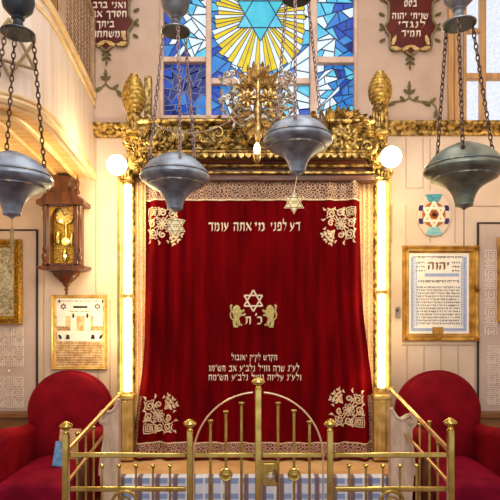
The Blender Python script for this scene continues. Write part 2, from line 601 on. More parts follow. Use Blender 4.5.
def cornice(x0, x1, py0, py1, name):
    z0, z1 = PZ(py1, YW), PZ(py0, YW)
    h = z1 - z0
    m = MB()
    prof = [(0, 0), (.02, 0), (.03, .15), (.03, .3), (.05, .45), (.06, .6), (.085, .75), (.09, 1.0), (0, 1.0)]
    n = len(prof)
    vs = [(x, YW - .002 - d, z0 + t * h) for x in (x0, x1) for d, t in prof]
    m.add(vs, [tuple(range(n)), tuple(range(n, 2 * n))] + [(i, (i + 1) % n, n + (i + 1) % n, n + i) for i in range(n)])
    k = int((x1 - x0) / .035)
    for i in range(k):
        x = x0 + (i + .5) * (x1 - x0) / k
        m.ell((x, YW - .052, z0 + h * .5), (.012, .012, .02), 6, 4)
    return struct(m.build(name, M_gold))


cornice(PX(384, YW), XR, 124, 136, 'trim_1')
cornice(PX(92, YW), PX(128, YW), 126, 138, 'trim_2')
# chair rails + wainscot
for i, (a, b) in enumerate(((XL, PX(115, YW)), (PX(390, YW), XR))):
    m = MB().box(a, b, YW - .035, YW - .002, PZ(418, YW), PZ(412, YW), .008)
    m.box(a, b, YW - .015, YW - .002, .12, PZ(418, YW))
    struct(m.build('trim_%d' % (3 + i), M_wains))
struct(MB().box(XL, PX(115, YW), YW - .03, YW - .002, 0, .12, .01).build('baseboard_left', M_wains))
struct(MB().box(PX(390, YW), XR, YW - .03, YW - .002, 0, .12, .01).build('baseboard_right', M_wains))


# panel outlines (thin raised beads on the cream boarding)
def bead(m, pts, r=.0045, Y=YW - .003):
    m.tube([P(px, py, Y) for px, py in pts], r, 5)


m = MB()
for x in (407, 424, 441, 458, 475, 492):
    bead(m, [(x, 345), (x, 411)])
bead(m, [(402, 345), (520, 345)])
for x in (392, 406, 430, 455):
    bead(m, [(x, 205), (x, 243)])
bead(m, [(406, 138), (406, 188), (423, 188), (423, 138)])
bead(m, [(455, 206), (500, 206)])
bead(m, [(430, 190), (430, 138)])
struct(m.build('trim_5', M_panel_line))
m = MB()
for x in (44, 62, 80, 98, 110):
    bead(m, [(x, 300 if x > 50 else 180), (x, 411)])
bead(m, [(96, 140), (96, 300)], .004)
struct(m.build('trim_6', M_panel_line))
# pilaster strips beside right window
m = MB()
m.box(PX(447, YW), PX(452, YW), YW - .05, YW - .002, PZ(124, YW), ZC, .006)
m.box(PX(453, YW), PX(459, YW), YW - .03, YW - .002, PZ(124, YW), ZC, .006)
struct(m.build('trim_7', M_tan_wood))


# doors with fretwork -------------------------------------------------
def fret(m, x0, x1, z0, z1, Y, cell=.085, w=.0095):
    """nested square hooks, alternating their open side like woven joinery"""
    nx = max(1, round((x1 - x0) / cell)); nz = max(1, round((z1 - z0) / cell))
    cx, cz = (x1 - x0) / nx, (z1 - z0) / nz
    fy = lambda a, b: Y
    for i in range(nx):
        for j in range(nz):
            ox, oz = x0 + i * cx, z0 + j * cz
            k = (i + j) % 2
            hooks = [[(.1, .1), (.1, .9), (.9, .9), (.9, .1)], [(.3, 0), (.3, .68), (.7, .68), (.7, 0)], [(.5, .15), (.5, .5)]]
            for hk in hooks:
                pts = [((b, a) if k else (a, b)) for a, b in hk]
                m.ribbon([(ox + a * cx, oz + b * cz) for a, b in pts], w, fy, th=.006)


def door(name, xa, xb, py0, frets, knob):
    r = bpy.data.objects.new(name, None)
    C.objects.link(r)
    r.location = (PX((xa + xb) / 2, YW), YW - .02, .13)
    WORLD[r.name] = Vector(r.location)
    struct(r)
    x0, x1 = PX(xa, YW), PX(xb, YW)
    z1 = PZ(py0, YW)
    MB().box(x0, x1, YW - .017, YW - .003, PZ(411, YW), z1, .004).build('door_leaf', M_door, r)
    m = MB()
    e = .012
    m.box(x0 - e, x0, YW - .024, YW - .003, PZ(411, YW), z1 + e)
    m.box(x1, x1 + e, YW - .024, YW - .003, PZ(411, YW), z1 + e)
    m.box(x0, x1, YW - .024, YW - .003, z1, z1 + e)
    m.build('door_joint', M_dark_line, r, smooth=False)
    for (fa, fb, pa, pb) in frets:
        m = MB()
        fret(m, PX(fa, YW), PX(fb, YW), PZ(pb, YW), PZ(pa, YW), YW - .018)
        m.build('fretwork_panel', M_fret, r, smooth=False)
    if knob:
        MB().ell(P(knob[0], knob[1], YW - .03), (.012, .014, .012)).build('knob', M_tile_w, r)
    return r


door('door_1', -50, 37, 231, [(-40, 25, 327, 367), (-40, 25, 376, 408)], (9, 371))
door('door_2', 478, 560, 224, [(483, 497, 250, 335), (486, 550, 345, 405)], None)

# ------------------------------------------------------------------ stained glass
rnd = random.Random(11)


def clip_half(poly, p, n):
    out = []
    N = len(poly)
    for i in range(N):
        a, b = poly[i], poly[(i + 1) % N]
        da = (a[0] - p[0]) * n[0] + (a[1] - p[1]) * n[1]
        db = (b[0] - p[0]) * n[0] + (b[1] - p[1]) * n[1]
        if da >= 0:
            out.append(a)
        if (da > 0) != (db > 0) and abs(da - db) > 1e-12:
            t = da / (da - db)
            out.append((a[0] + (b[0] - a[0]) * t, a[1] + (b[1] - a[1]) * t))
    return out


def area(p):
    return abs(sum(p[i][0] * p[(i + 1) % len(p)][1] - p[(i + 1) % len(p)][0] * p[i][1] for i in range(len(p)))) / 2


def shatter(rect, n):
    x0, y0, x1, y1 = rect
    ps = [[(x0, y0), (x1, y0), (x1, y1), (x0, y1)]]
    while len(ps) < n:
        ps.sort(key=area)
        p = ps.pop(-1)
        cx = sum(q[0] for q in p) / len(p) + rnd.uniform(-2, 2)
        cy = sum(q[1] for q in p) / len(p) + rnd.uniform(-2, 2)
        # cut across the long way, skewed
        dx = max(q[0] for q in p) - min(q[0] for q in p)
        dy = max(q[1] for q in p) - min(q[1] for q in p)
        a = (0 if dx > dy else PI / 2) + rnd.uniform(-.75, .75)
        nn = (math.cos(a), math.sin(a))
        A, B = clip_half(p, (cx, cy), nn), clip_half(p, (cx, cy), (-nn[0], -nn[1]))
        if len(A) > 2 and len(B) > 2:
            ps += [A, B]
        else:
            ps.append(p)
    return ps


GM = [G_white, G_cyan, G_sky, G_blue, G_deep, G_viol, G_yel, G_star]


def pane_mesh(polys, parent, name, yoff, lead, lw=.008, leadname='lead_line'):
    """polys: [(pixel polygon, material index)]"""
    Y = YW + .05 - yoff
    m = MB()
    ld = MB()
    fy = lambda a, b: Y
    for poly, ci in polys:
        w = [(PX(a, YW), PZ(b, YW)) for a, b in poly]
        m.mi = ci
        m.add([(x, Y, z) for x, z in w], [tuple(range(len(w)))])
        for i in range(len(w)):
            ld.ribbon([w[i], w[(i + 1) % len(w)]], lw, fy, th=.004)
    o = m.build(name, GM, parent, smooth=False)
    ld.build(leadname, lead, o, smooth=False)
    return o


def window_root(name, x, z):
    r = bpy.data.objects.new(name, None)
    C.objects.link(r)
    r.location = (x, YW + .05, z)
    WORLD[r.name] = Vector(r.location)
    return struct(r)


W1 = window_root('window_1', PX(258, YW), w1[2])


def fbox(m, xa, xb, ya, yb, d0=.0, d1=.075):
    m.box(PX(xa, YW), PX(xb, YW), YW + d0, YW + d1, PZ(yb, YW), PZ(ya, YW), .006)


top = -40
m = MB()
fbox(m, 160.2, 163.5, top, 118, -.02)
fbox(m, 354, 356.8, top, 118, -.02)
fbox(m, 206, 211.5, top, 118, -.03)
fbox(m, 310, 317, top, 118, -.03)
fbox(m, 160.2, 356.8, 116, 119.5, -.025)
fbox(m, 163, 206, 56.5, 62, -.005)
fbox(m, 211, 310, 78, 84, -.005)
fbox(m, 317, 355, 56.5, 63, -.005)
fbox(m, 160.2, 356.8, top - 2, top + 3, -.02)
m.build('window_frame', M_frame_wood, W1)


def pick(ws):
    t = rnd.random() * sum(ws)
    for i, w in enumerate(ws):
        t -= w
        if t <= 0:
            return i
    return 0


def mosaic(rect, n, wfun):
    out = []
    for p in shatter(rect, n):
        cx = sum(q[0] for q in p) / len(p)
        cy = sum(q[1] for q in p) / len(p)
        out.append((p, pick(wfun(cx, cy))))
    return out


#            white cyan sky blue deep viol
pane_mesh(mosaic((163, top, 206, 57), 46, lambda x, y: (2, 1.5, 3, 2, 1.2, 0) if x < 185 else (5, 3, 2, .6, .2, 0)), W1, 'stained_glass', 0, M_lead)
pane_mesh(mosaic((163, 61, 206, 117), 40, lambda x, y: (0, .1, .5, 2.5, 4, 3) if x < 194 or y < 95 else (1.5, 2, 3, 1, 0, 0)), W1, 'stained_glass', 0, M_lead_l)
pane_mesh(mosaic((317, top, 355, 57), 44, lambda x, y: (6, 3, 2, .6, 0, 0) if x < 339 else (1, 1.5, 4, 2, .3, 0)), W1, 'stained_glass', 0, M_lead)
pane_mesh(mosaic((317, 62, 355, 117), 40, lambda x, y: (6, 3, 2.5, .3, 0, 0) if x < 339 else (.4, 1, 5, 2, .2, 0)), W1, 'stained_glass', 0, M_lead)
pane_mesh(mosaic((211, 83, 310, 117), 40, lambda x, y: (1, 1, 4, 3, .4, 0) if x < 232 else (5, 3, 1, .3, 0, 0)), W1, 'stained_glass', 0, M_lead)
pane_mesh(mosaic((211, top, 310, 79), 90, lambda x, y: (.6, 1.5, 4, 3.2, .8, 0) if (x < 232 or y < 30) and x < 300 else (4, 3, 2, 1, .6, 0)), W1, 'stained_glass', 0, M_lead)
# sunburst and star set in the tall middle light
rays = []
NR = 60
rect = [(211.5, top), (309.5, top), (309.5, 78.5), (211.5, 78.5)]
for i in range(NR):
    a0 = 2 * PI * i / NR; a1 = 2 * PI * (i + 1) / NR
    am = (a0 + a1) / 2
    RR = 43 + 15.5 * max(0, math.sin(am)) ** 1.1 + rnd.uniform(-1.5, 2.5)
    c = (260, 12)
    poly = [(c[0] + 8 * math.cos(a0), c[1] + 8 * math.sin(a0)), (c[0] + RR * math.cos(a0), c[1] + RR * math.sin(a0)),
            (c[0] + (RR + 1) * math.cos(a1), c[1] + (RR + 1) * math.sin(a1)), (c[0] + 8 * math.cos(a1), c[1] + 8 * math.sin(a1))]
    for p, n in ((rect[0], (1, 0)), (rect[0], (0, 1)), (rect[2], (-1, 0)), (rect[2], (0, -1))):
        poly = clip_half(poly, p, n)
        if len(poly) < 3:
            break
    if len(poly) >= 3:
        rays.append((poly, 6 if i % 5 in (0, 2, 3) else 0))
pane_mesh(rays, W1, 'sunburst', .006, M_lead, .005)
R = 27
star = []
cx, cy = 260.5, 12
tri1 = [(cx + R * math.sin(2 * PI * k / 3), cy + R * math.cos(2 * PI * k / 3)) for k in range(3)]
hexv = [(cx + R / math.sqrt(3) * math.sin(PI / 6 + PI * k / 3), cy + R / math.sqrt(3) * math.cos(PI / 6 + PI * k / 3)) for k in range(6)]
star.append((hexv, 7))
for k in range(6):
    tip = (cx + R * math.sin(PI * k / 3), cy + R * math.cos(PI * k / 3))
    star.append(([hexv[k - 1], tip, hexv[k]], 1 if k % 2 else 7))
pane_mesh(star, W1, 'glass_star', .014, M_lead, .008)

W2 = window_root('window_2', PX(500, YW), w2[2])
m = MB()
fbox(m, 463.2, 466, top, 123, -.02)
fbox(m, 480.5, 486, top, 123, -.01)
fbox(m, 505, 510, top, 123, -.01)
fbox(m, 532, 535.8, top, 123, -.02)
fbox(m, 463.2, 535.8, 121, 124, -.025)
fbox(m, 466, 481, 28, 32, -.005)
fbox(m, 466, 534, 73, 79, -.008)
m.build('window_frame', M_tan_wood, W2)
for (a, b, c, d) in ((466, 481, top, 29), (466, 481, 31, 74), (466, 505.5, 78, 122), (485.5, 505.5, top, 74), (509, 533, top, 74), (509, 533, 78, 122)):
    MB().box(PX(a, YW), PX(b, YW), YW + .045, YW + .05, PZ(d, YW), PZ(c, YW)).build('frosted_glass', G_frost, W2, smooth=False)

# ================================================================== GALLERY
gcurve = catmull([(-1.345, 4.492), (-1.30, 4.1), (-1.25, 3.6), (-1.222, 3.25), (-1.228, 3.06), (-1.275, 2.93), (-1.36, 2.84), (-1.5, 2.775), (-1.8, 2.73), (-2.69, 2.72)], 8)


def gnorm(i):
    a = gcurve[max(i - 1, 0)]; b = gcurve[min(i + 1, len(gcurve) - 1)]
    t = (b - a).normalized()
    return Vector((-t.y, t.x)) if False else Vector((t.y * -1, t.x)) * -1 if (Vector((-t.y, t.x)).dot(Vector((1, -1))) < 0) else Vector((-t.y, t.x))


def sweep(m, prof, i0=0, i1=None, closed=True):
    i1 = len(gcurve) if i1 is None else i1
    n = len(prof)
    vs, fs = [], []
    idx = list(range(i0, i1))
    for i in idx:
        c = gcurve[i]; nn = gnorm(i)
        for d, z in prof:
            q = c + nn * d
            vs.append((q.x, q.y, z))
    for k in range(len(idx) - 1):
        for j in range(n if closed else n - 1):
            q = (j + 1) % n
            fs.append((k * n + j, k * n + q, k * n + n + q, k * n + n + j))
    if closed:
        fs.append(tuple(range(n)))
        fs.append(tuple((len(idx) - 1) * n + j for j in range(n)))
    m.add(vs, fs)
    return m


ZB, ZT = 2.84, 3.54
G = thing('gallery_balcony', 'curved cream wooden gallery balcony with lattice screen above the wall clock', 'balcony', (-1.9, 3.7, ZB))
sweep(MB(), [(0, ZB), (0, ZT), (-.06, ZT), (-.06, ZB)]).build('parapet', M_gallery, G)


def roundprof(d, z, r, n=8):
    return [(d + r * math.cos(2 * PI * k / n), z + r * math.sin(2 * PI * k / n)) for k in range(n)]


for d, z, r in ((.0, ZT + .005, .026), (.004, ZT - .075, .013), (.0, ZB + .01, .026), (.003, ZB + .05, .012)):
    sweep(MB(), roundprof(d, z, r)).build('moulding', M_gallery_gold, G)
# soffit and its inner curved beads
m = MB()
vs, fs = [], []
for i, c in enumerate(gcurve):
    vs += [(c.x, c.y, ZB + .005), (XL + .005, max(c.y, 2.73), ZB + .005)]
for i in range(len(gcurve) - 1):
    fs.append((2 * i, 2 * i + 2, 2 * i + 3, 2 * i + 1))
m.add(vs, fs)
m.build('soffit', M_soffit, G)
for d in (-.16, -.3, -.5):
    sweep(MB(), roundprof(d, ZB - .004, .02 if d > -.2 else .014), 0, 56).build('soffit_bead', M_gallery_gold, G)
# lattice screen: from the back wall to px 66
i1 = max(i for i, c in enumerate(gcurve) if c.y > 3.42) + 1
ZL = 4.23
sl = MB()
zz = ZT + .03
dist = 0
while zz < ZL - .02:
    sweep(sl, [(-.012, zz), (-.012, zz + .018), (-.02, zz + .018), (-.02, zz)], 0, i1)
    zz += .036
for i in range(0, i1 - 1):
    for k in range(3):
        c = gcurve[i].lerp(gcurve[i + 1], k / 3.0)
        n0 = gnorm(i)
        q = c - n0 * .014
        dist += (gcurve[i + 1] - gcurve[i]).length / 3
        if dist > .1:
            dist = 0
            sl.tube([(q.x, q.y, ZT + .02), (q.x, q.y, ZL)], .0042, 4)
o = sl.build('lattice_slats', M_lattice, G, smooth=False)
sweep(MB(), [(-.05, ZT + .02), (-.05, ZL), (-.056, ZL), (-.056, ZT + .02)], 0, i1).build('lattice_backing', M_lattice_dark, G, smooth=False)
fr = MB()
sweep(fr, [(.006, ZL - .02), (.006, ZL + .03), (-.06, ZL + .03), (-.06, ZL - .02)], 0, i1)
for i in (1, i1 - 1):
    c = gcurve[i]
    fr.box(c.x - .028, c.x + .012, c.y - .03, c.y + .02, ZT, ZL + .03)
fr.build('lattice_frame', M_lattice, G, smooth=False)
i2 = max(i for i, c in enumerate(gcurve) if c.y > 2.74)
sweep(MB(), [(-.03, ZT), (-.03, 4.6), (-.05, 4.6), (-.05, ZT)], i1, i2).build('screen_panel', M_screen_gold, G)

# metal star on the parapet corner
sc = Vector((-1.305, 2.868, PZ(50, 2.87)))
ang = math.radians(52)
ux = Vector((math.cos(ang), math.sin(ang), 0))
# place against the curve: nearest curve point and its normal
ib = min(range(len(gcurve)), key=lambda i: (gcurve[i] - Vector((-1.335, 2.86))).length)
c0 = gcurve[ib]; nn = gnorm(ib)
tt = Vector((nn.y, -nn.x, 0)); tt = tt if tt.x > 0 else -tt
cc = Vector((c0.x, c0.y, PZ(50, c0.y))) + Vector((nn.x, nn.y, 0)) * .035
m = MB()
Rs = .155
for s in (1, -1):
    pts = [cc + tt * (Rs * math.sin(2 * PI * k / 3)) + Vector((0, 0, s * Rs * math.cos(2 * PI * k / 3))) for k in range(3)]
    for k in range(3):
        m.tube([pts[k], pts[(k + 1) % 3]], .0095, 6)
o = m.build('star_of_david', M_star_d)
tag(o, 'large open six-pointed metal star on the curved gallery front', 'star ornament')

# ================================================================== ARK
YA = 4.0
A = thing('torah_ark', 'gilded carved ark front framing the red velvet curtain', 'ark', (0, 4.2, 0))


def abox(m, xa, xb, ya, yb, d0, d1, bev=.004):
    """pixel rectangle measured at depth d0 (front), box back to d1"""
    m.box(PX(xa, d0), PX(xb, d0), d0, d1, PZ(yb, d0), PZ(ya, d0), bev)


# carcass behind
m = MB()
m.box(PX(116.5, YA), PX(391.5, YA), 4.12, 4.49, .02, PZ(150, YA))
m.build('carcass', M_brocade, A, smooth=False)


def flute_col(xa, xb, ya, yb, mat_, nm, Y=YA, beads=True):
    m = MB()
    abox(m, xa, xb, ya, yb, Y, Y + .1, .006)
    x = PX((xa + xb) / 2, Y); w = abs(PX(xb, Y) - PX(xa, Y))
    z0, z1 = PZ(yb, Y), PZ(ya, Y)
    m.tube([(x, Y - .002, z0), (x, Y - .002, z1)], w * .28, 8)
    if beads:
        k = int((z1 - z0) / .05)
        for i in range(k):
            m.ell((x, Y - .01, z0 + (i + .5) * (z1 - z0) / k), (w * .3, .01, .018), 6, 4)
    return m.build(nm, mat_, A)


# left and right columns
flute_col(117, 122.3, 178, 398, M_gold_pale, 'column', beads=False)
flute_col(386.3, 391.5, 172, 390, M_gold_pale, 'column', beads=False)
flute_col(131.5, 135, 180, 398, M_gold, 'inner_pilaster', Y=YA + .07)
flute_col(373, 378, 180, 398, M_gold, 'inner_pilaster', Y=YA + .07)
for xa, xb, dx in ((116, 132.5, 1), (374.5, 391.5, -1)):
    m = MB()
    abox(m, xa, xb, 396, 458, YA - .02, YA + .11, .01)
    abox(m, xa + 4.5, xb - 4.5, 400, 452, YA - .035, YA, .012)
    abox(m, xa - .5, xb + .5, 395, 400, YA - .035, YA + .11, .008)
    abox(m, xa - .5, xb + .5, 455, 461, YA - .035, YA + .11, .008)
    m.build('pedestal', M_gold_pale, A)
    m = MB()
    abox(m, xa + 1, xb - 1, 170, 180, YA - .05, YA + .1, .012)
    cxp = PX((xa + xb) / 2, YA)
    for k in range(5):
        m.ell((cxp + (k - 2) * .025, YA - .055, PZ(177 - abs(k - 2) * 1.2, YA)), (.014, .018, .03), 8, 5)
    m.build('capital', M_gold, A)
# brocade side drapes that show beside the curtain
for xa, xb in ((135, 150), (356, 373)):
    m = MB()
    n = 14
    vs, fs = [], []
    for i in range(n + 1):
        x = PX(xa + (xb - xa) * i / n, YA + .08)
        y = YA + .085 + .012 * math.sin(i * 1.7)
        vs += [(x, y, PZ(458, YA + .05)), (x, y, PZ(181, YA + .05))]
    for i in range(n):
        fs.append((2 * i, 2 * i + 2, 2 * i + 3, 2 * i + 1))
    m.add(vs, fs)
    m.build('brocade_drape', M_brocade, A)

# entablature
YE = 3.82
m = MB()
abox(m, 138, 374, 122, 150, YE, 4.48, .01)
m.build('frieze', M_gold_deep, A)
m = MB()
abox(m, 136, 376, 117.5, 122.5, YE - .05, 4.48, .012)
abox(m, 137, 375, 149, 153, YE - .04, 4.48, .012)
m.build('cornice', M_gold, A)
# scalloped fringe
m = MB()
k = 30
for i in range(k):
    px = 152 + (366 - 152) * (i + .5) / k
    c = P(px, 153.5, YE - .02)
    m.prism([(c.x - .026, c.z), (c.x + .026, c.z), (c.x + .018, c.z - .022), (c.x, c.z - .034), (c.x - .018, c.z - .022)], YE - .03, YE - .015)
m.build('scalloped_valance', M_gold, A, smooth=False)
# shadowed red brown beams under it
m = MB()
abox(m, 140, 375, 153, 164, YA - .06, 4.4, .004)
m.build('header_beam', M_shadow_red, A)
m = MB()
abox(m, 140, 375, 164, 166.5, YA - .08, 4.4, .004)
abox(m, 140, 375, 171, 173.5, YA - .06, 4.4, .004)
m.build('header_moulding', M_gold, A)
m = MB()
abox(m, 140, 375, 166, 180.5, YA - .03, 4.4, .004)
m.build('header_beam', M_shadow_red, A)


# carved relief --------------------------------------------------------
def leaf(m, p0, ang, L, W, Y, lift=.02, lobes=5):
    """a lobed acanthus leaf lying in the facade plane, curling out at the tip"""
    n = lobes * 3
    ca, sa = math.cos(ang), math.sin(ang)
    vs, fs = [], []
    for i in range(n + 1):
        t = i / n
        w = W * (math.sin(PI * min(1, t * .92 + .08)) ** .7) * (.72 + .28 * abs(math.sin(t * lobes * PI)))
        bx = p0[0] + L * t * ca; bz = p0[1] + L * t * sa
        y = Y - lift * math.sin(PI * t * .8) - .004
        for s, dy in ((-1, .010), (-.5, -.004), (0, .004), (.5, -.004), (1, .010)):
            vs.append((bx - sa * w * s, y + dy, bz + ca * w * s))
    for i in range(n):
        for j in range(4):
            a = i * 5 + j
            fs.append((a, a + 5, a + 6, a + 1))
    m.add(vs, fs)


def scroll(m, cx, cz, r, turns, a0, d, Y, rad, lift=.015):
    pts = spiral2(cx, cz, r, turns, a0, d, 26)
    N = len(pts)
    m.tube([(x, Y - lift * (i / N), z) for i, (x, z) in enumerate(pts)], [rad * (1 - .45 * i / N) for i in range(N)], 7)
    m.ell((pts[-1][0], Y - lift - .004, pts[-1][1]), (rad * 1.3, rad * 1.2, rad * 1.3), 8, 5)


def rosette(m, cx, cz, R, Y, petals=8, layers=2):
    for l in range(layers):
        r = R * (1 - .38 * l)
        for k in range(petals):
            a = 2 * PI * (k + .5 * l) / petals
            rot = Matrix.Rotation(-a, 3, 'Y')
            m.ell((cx + r * .62 * math.cos(a), Y - .012 * l - .006, cz + r * .62 * math.sin(a)), (r * .40, .018, r * .24), 8, 5, rot)
    m.ell((cx, Y - .012 * layers - .01, cz), (R * .2, .02, R * .2), 10, 6)


def pz(px, py, Y):
    return PX(px, Y), PZ(py, Y)


# frieze foliage: running scrolls
m = MB()
for px0, d in ((196, 1), (218, -1), (238, 1), (286, -1), (306, 1)):
    x, z = pz(px0, 134, YE)
    scroll(m, x, z, .075, 1.6, PI if d > 0 else 0, d, YE - .012, .013)
    for k in range(4):
        a = .3 + k * PI / 2 * d
        leaf(m, (x + .05 * math.cos(a), z + .05 * math.sin(a)), a + .7 * d, .1, .022, YE - .01)
for k in range(9):
    px0 = 178 + k * 19
    x, z = pz(px0, 125.5, YE)
    leaf(m, (x, z), (.15 if k % 2 else -.25) + (PI if k < 5 else 0), .12, .018, YE - .01, .012)
    x, z = pz(px0, 146, YE)
    leaf(m, (x, z), (.25 if k % 2 else -.1) + (PI if k < 5 else 0), .12, .016, YE - .01, .012)
m.build('frieze_foliage', M_gold, A)

# left floral cluster
m = MB()
x, z = pz(158, 146, YE)
rosette(m, x, z, .095, YE - .01, 9, 3)
for (px0, py0, r) in ((146, 158, .06), (174, 143, .055), (142, 140, .055), (150, 132, .04), (166, 132, .04), (139, 166, .045)):
    x, z = pz(px0, py0, YE)
    rosette(m, x, z, r, YE - .005, 7, 2)
for k in range(7):
    x, z = pz(140, 150, YE)
    leaf(m, (x, z - .01), -2.2 + k * .35, .1, .024, YE + .01)
m.build('carved_rosette', M_gold, A)
# right floral cluster with feathered leaf crest
m = MB()
x, z = pz(345, 139, YE)
rosette(m, x, z, .125, YE - .012, 10, 3)
m.build('carved_rosette', M_gold, A)
m = MB()
x, z = pz(342, 138, YE)
for k in range(15):
    a = math.radians(178 - k * 11)
    leaf(m, (x + .115 * math.cos(a), z + .10 * math.sin(a)), a - .75, .13, .026, YE - .02, .03, 4)
for k in range(10):
    a = math.radians(185 - k * 14)
    leaf(m, (x + .19 * math.cos(a), z + .12 * math.sin(a)), a - .9, .14, .022, YE - .01, .02, 4)
x, z = pz(316, 124, YE)
for k in range(6):
    leaf(m, (x - .05 + k * .012, z - .03), 1.2 + k * .18, .11, .02, YE - .03, .03, 4)
scroll(m, *pz(367, 147, YE), .07, 1.5, 1.2, -1, YE - .01, .018)
scroll(m, *pz(326, 150, YE), .05, 1.4, 2.0, 1, YE - .015, .014)
m.build('feathered_crest', M_gold, A)
# corner brackets under finials
for (pa, pb, ya, yb, cx_) in ((126, 145, 113, 175, 135), (362, 388, 104, 172, 376)):
    m = MB()
    if cx_ < 250:
        abox(m, 126, 140, 118, 172, YA - .06, 4.4, .02)
    else:
        abox(m, 372, 388, 118, 168, YA - .06, 4.4, .02)
    for k in range(12):
        px0 = pa + rnd.uniform(0.2, .85) * (pb - pa)
        py0 = 122 + k * 4
        x, z = pz(px0, py0, YA - .07)
        a = rnd.uniform(0, 2 * PI)
        leaf(m, (x, z), a, .075, .022, YA - .07, .025, 4)
        scroll(m, x + .01, z, .03, 1.3, a, 1 if k % 2 else -1, YA - .075, .008)
    m.build('corner_carving', M_gold, A)


def pinecone(px, pyt, pyb, hw, pyfoot, nm, postdx):
    Y = 3.9
    m = MB()
    x = PX(px, Y); z1 = PZ(pyt, Y); z0 = PZ(pyb, Y)
    R = hw * Y / F
    H = z1 - z0
    prof = []
    for i in range(13):
        t = i / 12
        r = R * (math.sin(PI * (t * .86 + .09)) ** .75) * (1.06 - .25 * (t - .5)) if i not in (0, 12) else R * .35
        if i == 12: r = R * .12
        prof.append((r, z0 + t * H))
    m.lathe([(r, h) for r, h in prof], (x, Y, 0), 16)
    rows = 10
    for j in range(rows):
        t = (j + .5) / rows
        r = R * (math.sin(PI * (t * .86 + .09)) ** .75) * (1.06 - .25 * (t - .5))
        nn_ = 11
        for k in range(nn_):
            a = 2 * PI * (k + .5 * (j % 2)) / nn_
            rot = Matrix.Rotation(a, 3, 'Z')
            m.ell((x + r * math.cos(a), Y + r * math.sin(a), z0 + t * H), (.0055, r * .27 + .003, H / rows * .62), 6, 4, rot)
    o = m.build('pinecone_finial', M_pine, A)
    m = MB()
    zf = PZ(pyfoot, Y)
    m.lathe([(R * .8, zf), (R * .9, zf + .02), (R * .6, zf + .05), (R * .5, zf + (z0 - zf) * .6), (R * .75, z0 - .02), (R * .45, z0 + .01)], (x, Y, 0), 14)
    for k in range(8):
        a = 2 * PI * k / 8
        m.ell((x + R * .62 * math.cos(a), Y + R * .62 * math.sin(a), (z0 + zf) / 2), (.014, .014, (z0 - zf) * .4), 6, 5)
    m.build('finial_stem', M_gold, o)


pinecone(134, 75, 114, 10.5, 135, 'l', 1)
pinecone(380, 72, 106, 10.5, 136, 'r', 1)
m = MB()
abox(m, 144, 151, 75, 118, 4.0, 4.06, .006)
m.build('finial_backboard', M_gold_deep, A)

# ------------------------------------------------------------------ CURTAIN
YC = 4.02


def cur_edges(v):
    def sm(t):
        t = min(1, max(0, t))
        return t * t * (3 - 2 * t)
    l = 145.5 - 4 * v - 10 * sm((v - .55) / .45)
    r = 360 + 7 * v + 10 * sm((v - .35) / .55)
    return PX(l, YC), PX(r, YC)


CZ1, CZ0 = PZ(182, YC), PZ(459, YC)


def cur_y(x, z):
    v = min(1, max(0, (CZ1 - z) / (CZ1 - CZ0)))
    l, r = cur_edges(v)
    u = (x - l) / (r - l)
    e = max(0, abs(u - .5) * 2 - .62) / .38
    e = min(1, max(0, e))
    amp = .006 + .027 * e ** 1.2 + .008 * v
    y = amp * math.sin(2 * PI * (u * 9 + .25 * math.sin(v * 2.2) + .1)) + .5 * amp * math.sin(2 * PI * (u * 17.3 + .3 * v))
    y += .006 * math.sin(u * 5.0 + v * 1.4)
    return YC + y


CUR = thing('ark_curtain', 'red velvet ark curtain embroidered with gold lettering, lions and star', 'curtain', (0, YC, CZ0))


def cur_patch(m, u0, u1, v0, v1, nu, nv, off=0.0, ext=0.0):
    vs, fs = [], []
    for j in range(nv + 1):
        v = v0 + (v1 - v0) * j / nv
        l, r = cur_edges(v)
        z = CZ1 + (CZ0 - CZ1) * v
        for i in range(nu + 1):
            u = u0 + (u1 - u0) * i / nu
            x = l + (r - l) * u
            vs.append((x, cur_y(x, z) - off, z))
    for j in range(nv):
        for i in range(nu):
            a = j * (nu + 1) + i
            fs.append((a, a + 1, a + nu + 2, a + nu + 1))
    m.add(vs, fs)
    return m


cur_patch(MB(), 0, 1, 0, 1, 200, 70).build('velvet_panel', M_velvet, CUR, ang=180)
vv = lambda py: (py - 182) / 277.0
cur_patch(MB(), 0, 1, 0, vv(199), 200, 4, .004).build('lace_heading', M_lace, CUR, ang=180)
cur_patch(MB(), 0, 1, vv(199), vv(200.5), 200, 1, .005).build('heading_cord', M_thread, CUR, ang=180)
cur_patch(MB(), 0, 1, vv(443.5), vv(457), 200, 4, .004).build('lace_hem', M_lace_b, CUR, ang=180)
cur_patch(MB(), 0, 1, vv(442), vv(443.2), 200, 1, .005).build('hem_cord', M_thread, CUR, ang=180)
cur_patch(MB(), .975, .995, vv(396), vv(442), 8, 10, .004).build('lace_edging', M_lace_b, CUR, ang=180)
cur_patch(MB(), .005, .022, vv(396), vv(442), 8, 10, .004).build('lace_edging', M_lace_b, CUR, ang=180)
fcur = lambda x, z: cur_y(x, z) - .003


def cx_(px): return PX(px, YC)
def cz_(py): return PZ(py, YC)


def words(text, xl, xr, gap=.17):
    """split a line into (word, left, right) keeping the line's spacing"""
    tot = sum(GL[c][0] + gap for c in text) - gap
    sx = (xr - xl) / tot
    x = xr
    out = []
    for wd in text.split(' '):
        n = sum(GL[c][0] + gap for c in wd) - gap
        out.append((wd, x - n * sx, x))
        x -= (n + 2 * gap + GL[' '][0]) * sx
    return out


def line(text, xl, xr, pyb, hpx, name='embroidered_word', **k):
    for wd, a, b in words(text, cx_(xl), cx_(xr)):
        m = MB()
        hebrew(m, wd, a, b, cz_(pyb), hpx * YC / F, fcur, **k)
        m.build(name, M_thread_w, CUR, smooth=False)


